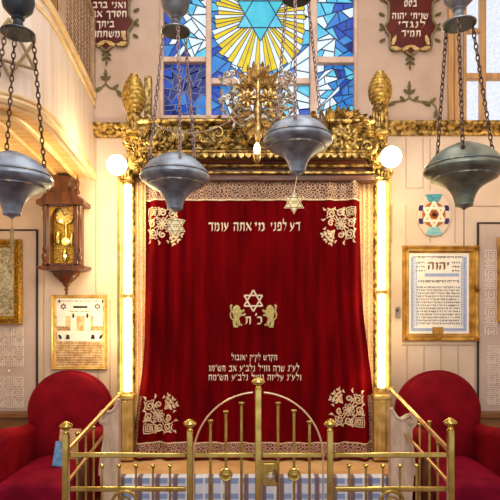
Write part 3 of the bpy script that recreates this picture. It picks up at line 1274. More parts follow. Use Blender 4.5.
# words are set separately to keep the photograph's gaps
for t, a, b in (('דע', 290, 300), ('לפני', 270.5, 286.5), ('מי', 254.5, 265), ('אתה', 233.5, 251.5), ('עומד', 208.5, 228.5)):
    m = MB()
    hebrew(m, t, cx_(a), cx_(b), cz_(230.6), 8.0 * YC / F, fcur, thick=.22, thin=.16)
    m.build('embroidered_word', M_thread_w, CUR, smooth=False)
line('הקדש לק"ק יאנבול', 231.5, 277, 360, 5.0, thick=.24, thin=.17)
line('לע"נ שרה גוויל נלב"ע אב תש"מג', 208.5, 299, 371, 5.4, thick=.24, thin=.17)
line('ולע"נ עליזה גוויל נלב"ע תש"מח', 208.5, 301, 380.2, 5.4, thick=.24, thin=.17)
for ch, xa, xb, x in (("ת", 245.3, 251, 244.5), ("כ", 257, 262, 256)):
    m = MB()
    hebrew(m, ch, cx_(xa), cx_(xb), cz_(324), 7.4 * YC / F, fcur, thick=.22, thin=.2)
    m.ribbon([(cx_(x + .6), cz_(313.3)), (cx_(x - .6), cz_(315.6))], .012, fcur)
    m.build('embroidered_letter', M_thread_w, CUR, smooth=False)
# star of david
m = MB()
c = (253.3, 300.7)
for s in (1, -1):
    pts = [(cx_(c[0] + 10.6 * math.sin(2 * PI * k / 3)), cz_(c[1] - s * 10.6 * math.cos(2 * PI * k / 3))) for k in range(3)]
    for k in range(3):
        m.ribbon([pts[k], pts[(k + 1) % 3]], .0125, fcur)
m.build('embroidered_star', M_thread_w, CUR, smooth=False)

# rampant lions (outline in px, for the left lion, facing right)
LION = [(236.2, 305.2), (238.2, 305.6), (239.6, 307.2), (240.4, 308.6), (239.6, 309.6), (241.5, 310.6), (243.6, 309.4), (244.6, 310.4), (243.2, 312),
        (240.9, 312.6), (241, 314), (243.2, 314.4), (243.4, 315.6), (240.6, 316), (239.2, 317.6), (238.8, 319.6), (240, 322), (239.6, 323.6), (242, 324.2),
        (242, 325.4), (238, 325.4), (237, 322.4), (236.2, 320.8), (235.6, 323.4), (236.2, 325.4), (238, 326.2), (237.8, 327.2), (233.8, 327.2), (233.4, 324.6),
        (232.8, 321.8), (233.8, 318.8), (233.6, 316.4), (232.6, 313.2), (232.6, 309.6), (233.8, 307)]
TAIL = [(233.2, 320), (231, 317.8), (230.4, 314), (231.6, 311), (230.8, 308), (231.4, 305.6)]


def poly_embroid(m, poly):
    from mathutils.geometry import tessellate_polygon
    w = [(cx_(a), cz_(b)) for a, b in poly]
    tris = tessellate_polygon([[Vector((x, z, 0)) for x, z in w]])
    m.add([(x, fcur(x, z) - .004, z) for x, z in w], [tuple(t) for t in tris])
    n = len(w)
    for i in range(n):
        m.ribbon([w[i], w[(i + 1) % n]], .004, fcur)


for mir in (0, 1):
    fx = (lambda a: 506.8 - a) if mir else (lambda a: a)
    m = MB()
    poly_embroid(m, [(fx(a), b) for a, b in LION])
    m.ribbon([(cx_(fx(a)), cz_(b)) for a, b in TAIL], .011, fcur)
    m.ribbon([(cx_(fx(230.4)), cz_(306.8)), (cx_(fx(232)), cz_(304.6))], .016, fcur)
    m.build('embroidered_lion', M_thread_g, CUR, smooth=False)


# corner motifs: local unit square, outer corner at (1,1) upper right
def motif(x0, x1, y0, y1, sx, sy, nm='corner_embroidery'):
    """px bounds; sx, sy = +1 if the outer corner is right / up"""
    cxm, cym = (x0 + x1) / 2, (y0 + y1) / 2
    hw, hh = (x1 - x0) / 2, (y1 - y0) / 2
    m = MB()
    T = lambda a, b: (cx_(cxm + sx * a * hw), cz_(cym - sy * b * hh))
    wd = .0105

    def st(pts, w=wd):
        m.ribbon([T(a, b) for a, b in pts], w, fcur, th=.004)
    # eight-petalled flower
    fc = (.12, .1)
    for k in range(8):
        a = 2 * PI * k / 8 + .2
        pts = [fc]
        for t, s in ((.5, .35), (.85, .28), (1, 0), (.85, -.28), (.5, -.35)):
            pts.append((fc[0] + .36 * t * math.cos(a + s * .8), fc[1] + .36 * t * math.sin(a + s * .8)))
        pts.append(fc)
        st(pts, .006)
    # concentric corner leaf
    for q in (1, .62, .3):
        o = .72
        st([(o - .26 * q, o + .26 * q), (o + .02, o + .3 * q), (o + .28 * q, o + .28 * q), (o + .3 * q, o + .02), (o + .26 * q, o - .26 * q), (o - .2 * q, o - .18 * q), (o - .26 * q, o + .26 * q)], .007)
    # scrolls along both outer edges, mirrored about the diagonal
    for sw in (0, 1):
        D = (lambda p: (p[1], p[0])) if sw else (lambda p: p)
        for (a, b, r, t, a0, d) in ((.1, .72, .24, 1.5, -.4, 1), (-.48, .66, .26, 1.5, 2.6, -1), (-.52, .12, .2, 1.3, .5, 1)):
            st([D(p) for p in spiral2(a, b, r, t, a0, d, 16)])
        for (a, b, an, L) in ((-.8, .86, 2.5, .26), (-.86, .36, 3.2, .28), (-.2, .93, 1.6, .14), (-.85, -.12, 3.6, .2), (-.4, -.35, 3.6, .35), (.35, .92, 1.2, .12)):
            e = (a + L * math.cos(an), b + L * math.sin(an))
            mid = ((a + e[0]) / 2 - .07 * math.sin(an), (b + e[1]) / 2 + .07 * math.cos(an))
            m.ribbon([T(*D(p)) for p in ((a, b), mid, e)], [.006, .016, .002], fcur, th=.004)
    # filigree between the scrolls
    for sw in (0, 1):
        D = (lambda p: (p[1], p[0])) if sw else (lambda p: p)
        for pts in ([(-.75, .95), (-.55, .88), (-.3, .95), (-.1, .86), (.15, .95), (.4, .88)], [(-.8, .4), (-.62, .48), (-.5, .38), (-.3, .42), (-.15, .3)],
                    [(-.2, .6), (-.1, .45), (-.05, .3)], [(.35, .6), (.45, .45), (.4, .3)], [(-.75, .8), (-.72, .6), (-.8, .5)], [(.55, .3), (.75, .2), (.95, .25)]):
            st([D(p) for p in pts], .008)
    # leafy sprays towards the curtain middle
    for an in (3.5, 3.93, 4.36):
        b0 = (-.25, -.25)
        e = (b0[0] + .85 * math.cos(an), b0[1] + .85 * math.sin(an))
        st([b0, ((b0[0] + e[0]) / 2 + .04, (b0[1] + e[1]) / 2), e], .007)
        for t in (.45, .7, .95):
            p = (b0[0] + (e[0] - b0[0]) * t, b0[1] + (e[1] - b0[1]) * t)
            for s in (-1, 1):
                q = (p[0] + .2 * math.cos(an + s * .8), p[1] + .2 * math.sin(an + s * .8))
                m.ribbon([T(*p), T((p[0] + q[0]) / 2, (p[1] + q[1]) / 2), T(*q)], [.006, .018, .003], fcur, th=.004)
    return m.build(nm, [M_thread], CUR, smooth=False)


motif(148, 181, 208, 243, -1, 1)
motif(323, 354.5, 208, 243, 1, 1)
motif(144.5, 176, 396, 433, -1, -1)
motif(331, 363, 390, 426, 1, -1)

# ------------------------------------------------------------------ light tubes and bulbs
for (xa, xb, ya, yb, lab) in ((123, 131, 182, 394, 'glowing vertical tube light in the ark column nearest the wall clock'), (378.5, 386, 178, 390, 'glowing vertical tube light in the ark column nearest the framed scripture')):
    x = PX((xa + xb) / 2, YA); r = abs(PX(xb, YA) - PX(xa, YA)) / 2
    t = thing('tube_light', lab, 'light', (x, YA + .03, PZ(yb, YA)), 'tube lights in the ark columns')
    MB().lathe([(r * .9, PZ(yb - 2, YA)), (r, PZ(yb - 4, YA)), (r, PZ(ya + 4, YA)), (r * .9, PZ(ya + 2, YA))], (x, YA + .03, 0), 14).build('glass_tube', M_tube, t)
    for py in (yb, ya, (ya + yb) / 2 + 8):
        m = MB()
        zc = PZ(py, YA)
        m.lathe([(r * 1.04, zc - .015), (r * 1.06, zc - .012), (r * 1.06, zc + .012), (r * 1.04, zc + .015)], (x, YA + .03, 0), 14)
        m.build('end_cap', M_gold_pale, t)

for (px, py, rp, lab) in ((117, 165, 10, 'round lit globe bulb on the ark column nearest the wall clock'), (391, 157, 10.5, 'round lit globe bulb on the ark column nearest the ceramic plate')):
    Yb = 3.86
    c = P(px, py, Yb); r = rp * Yb / F
    t = thing('globe_bulb', lab, 'light bulb', tuple(c), 'globe bulbs on the ark')
    MB().ell(c, (r, r, r), 20, 14).build('glass_globe', M_bulb, t)
    MB().lathe([(r * .42, r * .85), (r * .42, r * 1.2), (r * .55, r * 1.25), (r * .55, r * 1.5)], c, 14, axis='y').build('socket', M_brass, t)

# ------------------------------------------------------------------ central bronze ornament
YO = 3.68
ctr = P(257, 162, YO)
O = thing('eternal_lamp', 'ornate branching bronze lamp with a lit bulb hung before the stained glass', 'lamp', tuple(ctr))
m = MB()
oz = lambda py: PZ(py, YO)
ox = lambda px: PX(px, YO)
sc_ = YO / F
m.lathe([(.004, oz(165)), (.018, oz(163)), (.028, oz(160)), (.03, oz(157)), (.02, oz(155.5))], (ox(257), YO - .03, 0), 12)
m.lathe([(.012, oz(143)), (.024, oz(138)), (.04, oz(132)), (.03, oz(126)), (.022, oz(118)), (.036, oz(112)), (.03, oz(104)), (.014, oz(96)), (.02, oz(88)), (.03, oz(80)), (.012, oz(74)), (.016, oz(70)), (.012, oz(66)), (.004, oz(62))], (ox(258), YO, 0), 14)
m.build('stem', M_bronze, O)
MB().lathe([(.006, oz(144)), (.018, oz(146)), (.024, oz(150)), (.02, oz(155)), (.008, oz(157))], (ox(257), YO - .03, 0), 14).build('bulb', M_bulb_glint, O)
for s in (-1, 1):
    m = MB()
    X = lambda d: ox(258 + s * d)
    dd = 1 if s > 0 else -1
    a_in = PI if s > 0 else 0
    # rosettes
    rosette(m, X(11), oz(100), .072, YO - .03, 9, 2)
    rosette(m, X(8), oz(87), .04, YO - .025, 7, 2)
    # acanthus fan
    for (dx, py, an, L, W) in ((3, 90, 1.25, .17, .03), (6, 92, .9, .16, .03), (8, 96, .5, .16, .03), (2, 86, 1.45, .16, .026), (5, 112, -.5, .15, .03), (7, 108, -.1, .15, .028), (3, 120, -.8, .13, .028), (10, 90, 1.1, .12, .024), (4, 128, -1.15, .12, .022), (12, 112, -.35, .12, .024)):
        ang_ = an if s > 0 else PI - an
        leaf(m, (X(dx), oz(py)), ang_, L, W, YO - .01, .045, 4)
    for (dx, py, r, t, a0) in ((12, 121, .05, 1.4, 1.8), (20, 116, .045, 1.3, 2.6), (9, 131, .04, 1.3, 1.2), (14, 80, .04, 1.3, -1.2), (6, 72, .03, 1.2, -1.5)):
        scroll(m, X(dx), oz(py), r, t, a0 if s > 0 else PI - a0, -dd, YO - .01, .008)
    m.build('acanthus_spray', M_bronze, O)
    m = MB()
    for (pts) in (
        [(6, 118), (14, 122), (22, 118), (28, 108), (26, 98), (30, 90), (36, 88)],
        [(8, 110), (18, 112), (25, 104), (22, 94), (27, 84), (33, 80)],
        [(5, 104), (15, 94), (20, 84), (28, 78)],
        [(6, 124), (16, 128), (26, 122), (34, 112), (32, 102)],
        [(10, 116), (20, 106), (31, 100), (36, 104)],
    ):
        cp = catmull([(X(a), YO - .01 - .002 * a, oz(b)) for a, b in pts], 6)
        m.tube(cp, [.0085 * (1 - .55 * i / len(cp)) for i in range(len(cp))], 6)
        e = cp[-1]
        scroll(m, e.x - s * .02, e.z, .024, 1.2, 0 if s > 0 else PI, dd, e.y, .006)
        for k in range(5, len(cp), 5):
            an = rnd.uniform(0, 2 * PI)
            leaf(m, (cp[k].x, cp[k].z), an, .06, .014, cp[k].y, .015, 3)
    m.build('branch', M_silver, O)
m = MB()
m.tube([(ox(258), YO + .01, oz(132)), (ox(258), 3.80, oz(136))], .012, 8)
m.build('bracket', M_bronze, O)

# ------------------------------------------------------------------ plaques with scrolls


def shield(cx, hw, yt, yb):
    """ornate board outline in px, upper part leaves the frame"""
    pts = []
    h = yb - yt
    side = [(0, 1.06), (.12, 1.03), (.34, .965), (.60, .985), (.82, .96), (.88, .87), (.86, .78), (1.0, .70), (1.06, .62), (.93, .55), (.90, .40), (.93, .28), (1.06, .24), (.92, .15), (.8, .06), (.5, .02), (.25, .04), (0, 0)]
    for a, b in side:
        pts.append((cx + a * hw, yt + b * h))
    for a, b in reversed(side[1:-1]):
        pts.append((cx - a * hw, yt + b * h))
    return pts


def plaque(name, cx, hw, yt, yb, lines, label, vine_y):
    Y = YW - .03
    r = thing('wall_plaque', label, 'plaque', tuple(P(cx, yb, YW - .015)), 'maroon boards of hebrew verse')
    outl = [(p.x, p.y) for p in catmull([(a, b) for a, b in shield(cx, hw, yt, yb)], 3, True)]
    w = [(PX(a, YW), PZ(b, YW)) for a, b in outl]
    MB().prism(w, YW - .03, YW - .004).build('board', M_plaque, r, smooth=False)
    fy = lambda a, b: YW - .03
    m = MB()
    m.ribbon(w + [w[0]], .016, fy, th=.008)
    m.build('scrolled_border', M_vine, r)
    m = MB()
    for s in (-1, 1):
        for (dx, py, an) in ((.35, yb - 1, 2.7), (.75, yb - 6, 1.9), (.82, yb - 4, 3.4)):
            x, z = PX(cx + s * dx * hw, YW), PZ(py, YW)
            leaf(m, (x, z), an if s > 0 else PI - an, .09, .02, YW - .034, .01, 3)
    m.build('gilt_leaf', M_cream_orn, r)
    m = MB()
    for s in (-1, 1):
        for (dx, f, an) in ((1.05, .63, .6), (1.05, .63, -.4), (1.05, .24, .5), (1.03, .8, -.5), (1.05, .45, .3)):
            x, z = PX(cx + s * dx * hw, YW), PZ(yt + f * (yb - yt), YW)
            m = MB()
            leaf(m, (x, z), an if s > 0 else PI - an, .055, .015, YW - .012, .008, 3)
            m.build('border_leaf', M_vine, r)
    # pendant leaf spray below
    m = MB()
    x = PX(cx, YW)
    z = PZ(yb + 1, YW)
    m.tube([(x, YW - .012, z), (x, YW - .012, z - .11)], .006, 6)
    for k, zz_ in enumerate((.03, .07)):
        for s in (-1, 1):
            leaf(m, (x, z - zz_), -PI / 2 + s * .95, .05, .012, YW - .014, .006, 3)
    leaf(m, (x, z - .10), -PI / 2, .045, .012, YW - .014, .006, 3)
    m.build('leaf_sprig', M_vine, r)
    for t, xa, xb, py, h in lines:
        for wd, a, b in words(t, PX(xa, YW), PX(xb, YW)):
            m = MB()
            hebrew(m, wd, a, b, PZ(py, YW), h * YW / F, fy, thick=.24, thin=.17, th=.005)
            m.build('painted_word', M_lettering, r, smooth=False)
    return r


plaque('right', 409.5, 24, -14, 53, [('בסם', 403, 415.5, 8.5, 5.5), ('שויתי יהוה', 391, 427, 21, 5.6), ('לנגדי', 397, 424, 29.5, 5.6), ('תמיד', 400.5, 419.5, 38.5, 5.8)],
       'maroon shield board with white hebrew verse fully visible between the two windows', 75)
plaque('left', 107, 25.5, -18, 48.5, [('ואני ברב', 94, 126.5, 10, 5.6), ('חסדך אבוא', 84, 127.5, 19, 5.6), ('ביתך', 98, 115, 29, 5.6), ('המשתחוה', 90, 126.5, 39, 5.8)],
       'maroon board with white hebrew verse half hidden by the gallery lattice', 80)


def wall_scroll(cx, label, pts_list, leaves):
    m = MB()
    Y = YW - .008
    for pts in pts_list:
        cp = catmull([(PX(a, YW), Y, PZ(b, YW)) for a, b in pts], 6)
        m.tube(cp, [.008] * len(cp), 6, flat=.5)
    for a, b, an, L in leaves:
        leaf(m, (PX(a, YW), PZ(b, YW)), an, L, .018, Y - .002, .006, 3)
    return tag(m.build('wall_scroll', M_vine), label, 'wall ornament')


wall_scroll(409, 'olive leaf scroll arching on the wall below the fully visible maroon board',
            [[(409, 98), (404, 101), (396, 102), (389, 104), (385, 110), (383, 118)], [(409, 98), (414, 101), (422, 102), (431, 103), (436, 109), (438, 121)], [(409, 98), (409, 88)]],
            [(409, 92, PI / 2, .09), (409, 94, .6, .06), (409, 94, PI - .6, .06), (396, 102, 3.6, .08), (422, 102, -.5, .08), (436, 110, -1.8, .07), (385, 110, -1.2, .06), (430, 103, .7, .06), (404, 101, 2.4, .05), (414, 101, .8, .05), (438, 116, -1.5, .06)])
wall_scroll(107, 'olive leaf scroll on the wall between the gallery lattice and a gilt pinecone',
            [[(106, 84), (110, 88), (116, 90), (122, 94), (126, 98)], [(106, 84), (102, 88), (98, 92)], [(106, 84), (106, 76)]],
            [(106, 78, PI / 2, .07), (106, 80, .5, .05), (106, 80, PI - .5, .05), (113, 89, .5, .06), (117, 91, -.9, .07), (123, 94, -.2, .08), (102, 88, 3.6, .06)])

# ------------------------------------------------------------------ framed pictures


def frame(m, xa, xb, ya, yb, wpx, Y0, depth, prof=3):
    """moulded frame around pixel rect (outer), Y0 wall side"""
    s = YW / F
    x0, x1, z0, z1 = PX(xa, YW), PX(xb, YW), PZ(yb, YW), PZ(ya, YW)
    w = wpx * s
    steps = [(0, 0), (0, depth * .6), (w * .2, depth), (w * .55, depth * .75), (w * .8, depth * .85), (w, depth * .4), (w, 0)]
    n = len(steps)
    vs, fs = [], []
    for (cx, cz, sx, sz) in ((x0, z0, 1, 1), (x1, z0, -1, 1), (x1, z1, -1, -1), (x0, z1, 1, -1)):
        for d, h in steps:
            vs.append((cx + sx * d, Y0 - h, cz + sz * d))
    for k in range(4):
        for j in range(n - 1):
            a = k * n + j; b = ((k + 1) % 4) * n + j
            fs.append((a, b, b + 1, a + 1))
    m.add(vs, fs)


def rectp(m, xa, xb, ya, yb, Y, th=.002):
    MB.cnt = (MB.cnt + 1) % 9
    th = th * (1 + .045 * MB.cnt)
    m.box(PX(xa, YW), PX(xb, YW), Y - th, Y, PZ(yb, YW), PZ(ya, YW))


def textrows(par, mt_, xa, xb, ya, yb, rows, Y, rr, wmin=.8, wmax=2.6, hp=.55):
    """illegible rows of tiny script: broken strokes"""
    for i in range(rows):
        py = ya + (yb - ya) * (i + .5) / rows
        x = xa
        m = MB()
        while x < xb - .6:
            w = min(rr.uniform(wmin, wmax), xb - x)
            h = (yb - ya) / rows * hp * rr.uniform(.7, 1.0)
            rectp(m, x, x + w * .8, py - h / 2, py - h / 2 + h * .35, Y, .0015)
            if rr.random() < .8:
                rectp(m, x + w * .55, x + w * .8, py - h / 2, py + h / 2, Y, .0015)
            if rr.random() < .5:
                rectp(m, x + w * .05, x + w * .25, py - h / 2, py + h / 2, Y, .0015)
            x += w + rr.choice((0.1, .2, .7))
        m.build('script_row', mt_, par, smooth=False)


rr = random.Random(5)
Y1 = YW - .012
# right framed blessing
D = thing('framed_scripture', 'gold framed white page of hebrew script with blue border below the ceramic star', 'framed print', tuple(P(440, 341, YW - .02)), 'framed prints on the wall')
m = MB(); frame(m, 402, 477.5, 246, 341, 6.5, YW - .003, .04); m.build('frame', M_frame_gold, D)
m = MB(); rectp(m, 406, 473, 250, 337, Y1, .004); m.build('mount', M_frame_gold, D, smooth=False)
m = MB(); rectp(m, 407.5, 468, 253.5, 333.5, YW - .017, .002); m.build('page', M_paper, D, smooth=False)
m = MB()
Yp = YW - .0195
for (a, b, c, d) in ((410, 413, 257, 331), (462.5, 465.5, 257, 331), (410, 465.5, 328, 331), (415.5, 416.2, 262, 326), (460, 460.7, 262, 326), (424, 458, 273.5, 276.5)):
    rectp(m, a, b, c, d, Yp)
for k in range(30):
    rectp(m, 413.6, 414.8, 259 + k * 2.25, 260.2 + k * 2.25, Yp)
    rectp(m, 461.2, 462.2, 259 + k * 2.25, 260.2 + k * 2.25, Yp)
m.build('blue_border', M_blue_print, D, smooth=False)
textrows(D, M_ink, 413, 462, 255.5, 259.5, 1, Yp, rr); textrows(D, M_ink, 415, 424, 261, 273, 3, Yp, rr, hp=.5); textrows(D, M_ink, 451, 459, 261, 273, 3, Yp, rr, hp=.5)
textrows(D, M_ink, 417.5, 458.5, 279, 284, 1, Yp, rr, hp=.5); textrows(D, M_ink, 416.5, 459, 286, 325, 13, Yp, rr, hp=.62)
m = MB(); hebrew(m, 'יהוה', PX(427, YW), PX(448, YW), PZ(269.5, YW), 7 * YW / F, lambda a, b: Yp, thick=.2, thin=.2, th=.002); m.build('heading_lettering', M_ink_b, D, smooth=False)
m = MB(); rectp(m, 431.5, 442.5, 327, 334, Yp, .003); m.build('gold_label', M_frame_gold, D, smooth=False)
m = MB()
for x, y in ((404, 248.5), (475, 248.5), (475, 290), (404, 338), (475, 338), (437, 338)):
    m = MB(); x_, z_ = pz(x, y, YW); rosette(m, x_, z_, .025, YW - .042, 6, 2)
    m.build('frame_rosette', M_frame_gold, D)

# parchment picture lower left
D = thing('framed_parchment', 'thin gold framed parchment with two small stars under the wall clock', 'framed print', tuple(P(80, 369, YW - .02)), 'framed prints on the wall')
m = MB(); frame(m, 52.5, 107.5, 295, 369, 2.6, YW - .003, .03); m.build('frame', M_gold_pale, D)
m = MB(); rectp(m, 54, 106, 296.5, 367.5, YW - .006, .006); m.build('page', M_parch, D, smooth=False)
Yp = YW - .0125
for q in ((57, 103, 298.5, 316), (57.5, 66, 316.1, 326), (94, 103, 316.1, 326), (58, 102, 331, 341), (71, 77, 316.2, 330.8), (85, 91, 316.2, 330.8)):
    m = MB(); rectp(m, *q, Yp); m.build('white_ground', M_paper, D, smooth=False)
Yp2 = YW - .0145
for cx0 in (64, 98):
    m = MB()
    for s in (1, -1):
        pts = [(PX(cx0 + 3 * math.sin(2 * PI * k / 3), YW), PZ(306.5 - s * 3 * math.cos(2 * PI * k / 3), YW)) for k in range(3)]
        for k in range(3):
            m.ribbon([pts[k], pts[(k + 1) % 3]], .005, lambda a, b: Yp2, th=.002)
    m.build('painted_star', M_ink, D, smooth=False)
m = MB(); rectp(m, 74, 88, 306, 308, Yp2); m.build('painted_heading', M_ink, D, smooth=False)
for cx0, py, an, L, W in ([(c_, 339, PI / 2 + s_ * .5, .045, .014) for c_, s_ in ((62, 1), (67, -1), (70, 1), (92, -1), (95, 1), (100, -1))] +
                          [(60, 303, PI / 2, .03, .008), (103, 303, PI / 2, .03, .008), (74, 318, PI / 2, .04, .012), (88, 318, PI / 2, .04, .012)]):
    m = MB()
    leaf(m, (PX(cx0, YW), PZ(py, YW)), an, L, W, Yp2, .003, 3)
    m.build('painted_leaf', M_ink, D, smooth=False)

textrows(D, M_ink_b, 58, 102, 299.5, 303, 1, Yp2, rr, hp=.4); textrows(D, M_ink_b, 70, 92, 310, 313, 1, Yp2, rr, hp=.4); textrows(D, M_ink_b, 58, 70, 326.5, 330.5, 2, Yp2, rr); textrows(D, M_ink_b, 92, 103, 326.5, 330.5, 2, Yp2, rr)
textrows(D, M_ink_b, 57.5, 103, 342, 366, 10, Yp2, rr); 

# left silver plaque in ornate frame (hangs on the left door)
D = thing('framed_silver_plaque', 'ornate gold framed embossed silver plaque on the door beside the wall clock', 'framed plaque', tuple(P(0, 324, YW - .03)), 'framed prints on the wall')
m = MB(); frame(m, -26, 24, 240, 324, 8, YW - .026, .05)
for k in range(22):
    for px in (-21.8, 20):
        x_, z_ = pz(px, 243 + k * 3.7, YW); rosette(m, x_, z_, .02, YW - .068, 5, 1)
for k in range(11):
    for py in (244, 320):
        x_, z_ = pz(-18 + k * 3.7, py, YW); rosette(m, x_, z_, .02, YW - .068, 5, 1)
m.build('frame', M_frame_orn, D)
m = MB(); rectp(m, -19, 17, 247, 317, YW - .03, .008)
for k in range(26):
    x_, z_ = pz(rr.uniform(-14, 13), 251 + k * 2.45, YW)
    scroll(m, x_, z_, .035, 1.2, rr.uniform(0, 6), rr.choice((1, -1)), YW - .037, .006, .005)
m.build('plaque', M_plaque_silver, D)

# far right frame edge
D = thing('framed_picture', 'gold framed picture hung on the fretwork door beside the framed scripture', 'framed print', tuple(P(525, 322, YW - .03)), 'framed prints on the wall')
m = MB(); frame(m, 495.5, 556, 238, 322, 7, YW - .026, .045); m.build('frame', M_frame_gold, D)
m = MB(); rectp(m, 501, 550, 244, 316, YW - .03, .006); m.build('page', M_parch, D, smooth=False)

# ceramic star plate
cpx, cpy = 433, 215
K = thing('ceramic_plate', 'round ceramic plate with white star, amber ground and turquoise bands', 'wall plate', tuple(P(cpx, 237, YW - .01)))
s = YW / F


def ovalpts(rx, rz, n=40, c=(cpx, cpy)):
    return [(PX(c[0], YW) + rx * s * math.cos(2 * PI * k / n), PZ(c[1], YW) + rz * s * math.sin(2 * PI * k / n)) for k in range(n)]


MB().prism(ovalpts(17, 21.5), YW - .018, YW - .004).build('plate', M_wall_lo, K)
m = MB()
Yt = YW - .0195
MB().prism(ovalpts(11.5, 12.5), YW - .022, YW - .016).build('amber_field', M_tile_o, K)
for sg, mt_ in ((1, M_tile_t), (-1, M_tile_t2)):
    m = MB()
    pts = []
    for a in (-.42, -.2, 0, .2, .42):
        pts.append((PX(cpx + 21 * math.sin(a), YW), PZ(cpy - sg * 20.5 * math.cos(a * .6), YW)))
    for a in (.33, 0, -.33):
        pts.append((PX(cpx + 14 * math.sin(a), YW), PZ(cpy - sg * 12.5, YW)))
    m.prism(pts, YW - .024, YW - .016)
    m.build('turquoise_band', mt_, K, smooth=False)
for sx in (-1, 1):
    for sz in (-1, 1):
        m = MB()
        cxn, czn = cpx + sx * 12.6, cpy + sz * 6.6
        pts = [(-2.3, -2.6), (2.3, -2.8), (2.6, 0), (1.6, 2.6), (-2.2, 2.6), (-1.4, 0)]
        m.prism([(PX(cxn + sx * a, YW), PZ(czn + sz * b, YW)) for a, b in pts], YW - .024, YW - .016)
        m.build('cobalt_patch', M_tile_b, K, smooth=False)
m = MB()
for sg in (1, -1):
    pts = [(PX(cpx + 11.5 * math.sin(2 * PI * k / 3), YW), PZ(cpy - sg * 12.5 * math.cos(2 * PI * k / 3), YW)) for k in range(3)]
    for k in range(3):
        m.ribbon([pts[k], pts[(k + 1) % 3]], .023, lambda a, b: YW - .022, th=.005)
m.build('white_star', M_tile_w, K, smooth=False)
m = MB(); x_, z_ = pz(cpx, cpy, YW); rosette(m, x_, z_, .022, YW - .026, 6, 1); m.build('centre_flower', M_brown, K)

# small switch
t = thing('wall_switch', 'small grey switch on the wall between the ark and the framed scripture', 'switch', tuple(P(397.5, 318, YW - .01)))
m = MB(); m.box(PX(395, YW), PX(400, YW), YW - .03, YW - .003, PZ(318, YW), PZ(307, YW), .01); m.build('housing', M_grey, t)
m = MB(); m.ell(P(397.5, 310.5, YW - .032), (.01, .008, .012)); m.build('button', M_ink, t)

# ------------------------------------------------------------------ wall clock
YK = 4.42
kx = lambda px: PX(px, YK)
kz = lambda py: PZ(py, YK)
K = thing('wall_clock', 'carved brown wooden wall clock with glazed front and turned side columns', 'clock', (kx(65.5), 4.45, kz(294)))
m = MB()
m.box(kx(51), kx(80), YK, 4.49, kz(267), kz(205))
m.build('case_back', M_frame_orn, K, smooth=False)
m = MB()
for a, b in ((49.5, 54), (77, 81.5)):
    m.box(kx(a), kx(b), YK - .09, 4.49, kz(267), kz(204), .006)
m.box(kx(50), kx(81), YK - .09, 4.49, kz(209), kz(204), .006)
m.box(kx(50), kx(81), YK - .09, 4.49, kz(267), kz(264), .006)
# arched head of the glass
arc = [(kx(54), kz(204)), (kx(77), kz(204)), (kx(77), kz(218))]
for k in range(13):
    a = PI * k / 12
    arc.append((kx(65.5) + (kx(76) - kx(65.5)) * math.cos(a), kz(218) + .085 * math.sin(a)))
arc.append((kx(54), kz(218)))
m.build('case', M_brown, K)
m = MB()
m.prism(arc, YK - .085, YK - .07)
m.build('arched_front', M_screen_gold, K, smooth=False)
for px in (48.3, 82.7):
    m = MB()
    prof = [(.02, 267), (.026, 265), (.018, 263), (.028, 259), (.03, 256), (.016, 253), (.024, 250), (.014, 247), (.015, 222), (.02, 219), (.014, 216), (.022, 211), (.02, 207)]
    m.lathe([(r, kz(py)) for r, py in prof], (kx(px), YK - .07, 0), 12)
    m.build('turned_column', M_brown, K)
m = MB()
prism_pts = [(42, 207), (88.5, 207), (88, 203), (84, 201), (81, 197), (77, 195), (54, 195), (50, 197), (47, 201), (42.5, 203)]
m.prism([(kx(a), kz(b)) for a, b in prism_pts], YK - .13, 4.49)
m.build('pediment', M_brown, K, smooth=False)
m = MB()
m.prism([(kx(a), kz(b)) for a, b in ((55, 195), (76, 195), (75, 191), (72, 189), (72, 183), (75, 181), (75, 178.5), (56, 178.5), (56, 181), (59, 183), (59, 189), (56, 191))], YK - .1, 4.48)
for s_ in (-1, 1):
    scroll(m, kx(65.5 + s_ * 12), kz(192), .035, 1.4, 0 if s_ > 0 else PI, s_, YK - .1, .01)
m.build('crest', M_brown, K, smooth=False)
m = MB()
for px in (80.5,):
    m.lathe([(.02, kz(196)), (.022, kz(194)), (.01, kz(191)), (.02, kz(187)), (.018, kz(184)), (.006, kz(181)), (.003, kz(177))], (kx(px), YK - .08, 0), 10)
m.build('finial', M_brown, K)
m = MB()
m.prism([(kx(a), kz(b)) for a, b in ((41.5, 267), (89.5, 267), (88, 270), (82, 271.5), (49, 271.5), (43, 270))], YK - .13, 4.49)
m.build('shelf', M_brown, K, smooth=False)
m = MB()
m.lathe([(.005, kz(295)), (.014, kz(293)), (.006, kz(291.5)), (.02, kz(289.5)), (.01, kz(287.5)), (.028, kz(285.5)), (.03, kz(284)), (.06, kz(281)), (.105, kz(276)), (.12, kz(272)), (.12, kz(271))], (kx(66.5), YK, 0), 18, sq=.55)
m.build('base_drop', M_brown, K)
m = MB()
m.lathe([(.01, -.012), (.075, -.010), (.08, -.004), (.08, 0)], (kx(65.5), YK - .015, kz(216)), 26, axis='y')
m.build('dial', M_gold_pale, K)
m = MB()
for a_ in (0, PI / 2, PI, PI * 1.5, .6, 1.1, 2.1, 2.6, 3.7, 4.2, 5.2, 5.8):
    m.ribbon([(kx(65.5) + .055 * math.cos(a_), kz(216) + .055 * math.sin(a_)), (kx(65.5) + .07 * math.cos(a_), kz(216) + .07 * math.sin(a_))], .005, lambda a, b: YK - .026)
m.ribbon([(kx(65.5), kz(216)), (kx(63), kz(210.5))], .005, lambda a, b: YK - .03)
m.ribbon([(kx(65.5), kz(216)), (kx(69), kz(214))], .005, lambda a, b: YK - .03)
m.build('dial_markings', M_ink, K, smooth=False)
m = MB()
m.tube([(kx(67), YK - .02, kz(224)), (kx(67), YK - .02, kz(240))], .006, 6)
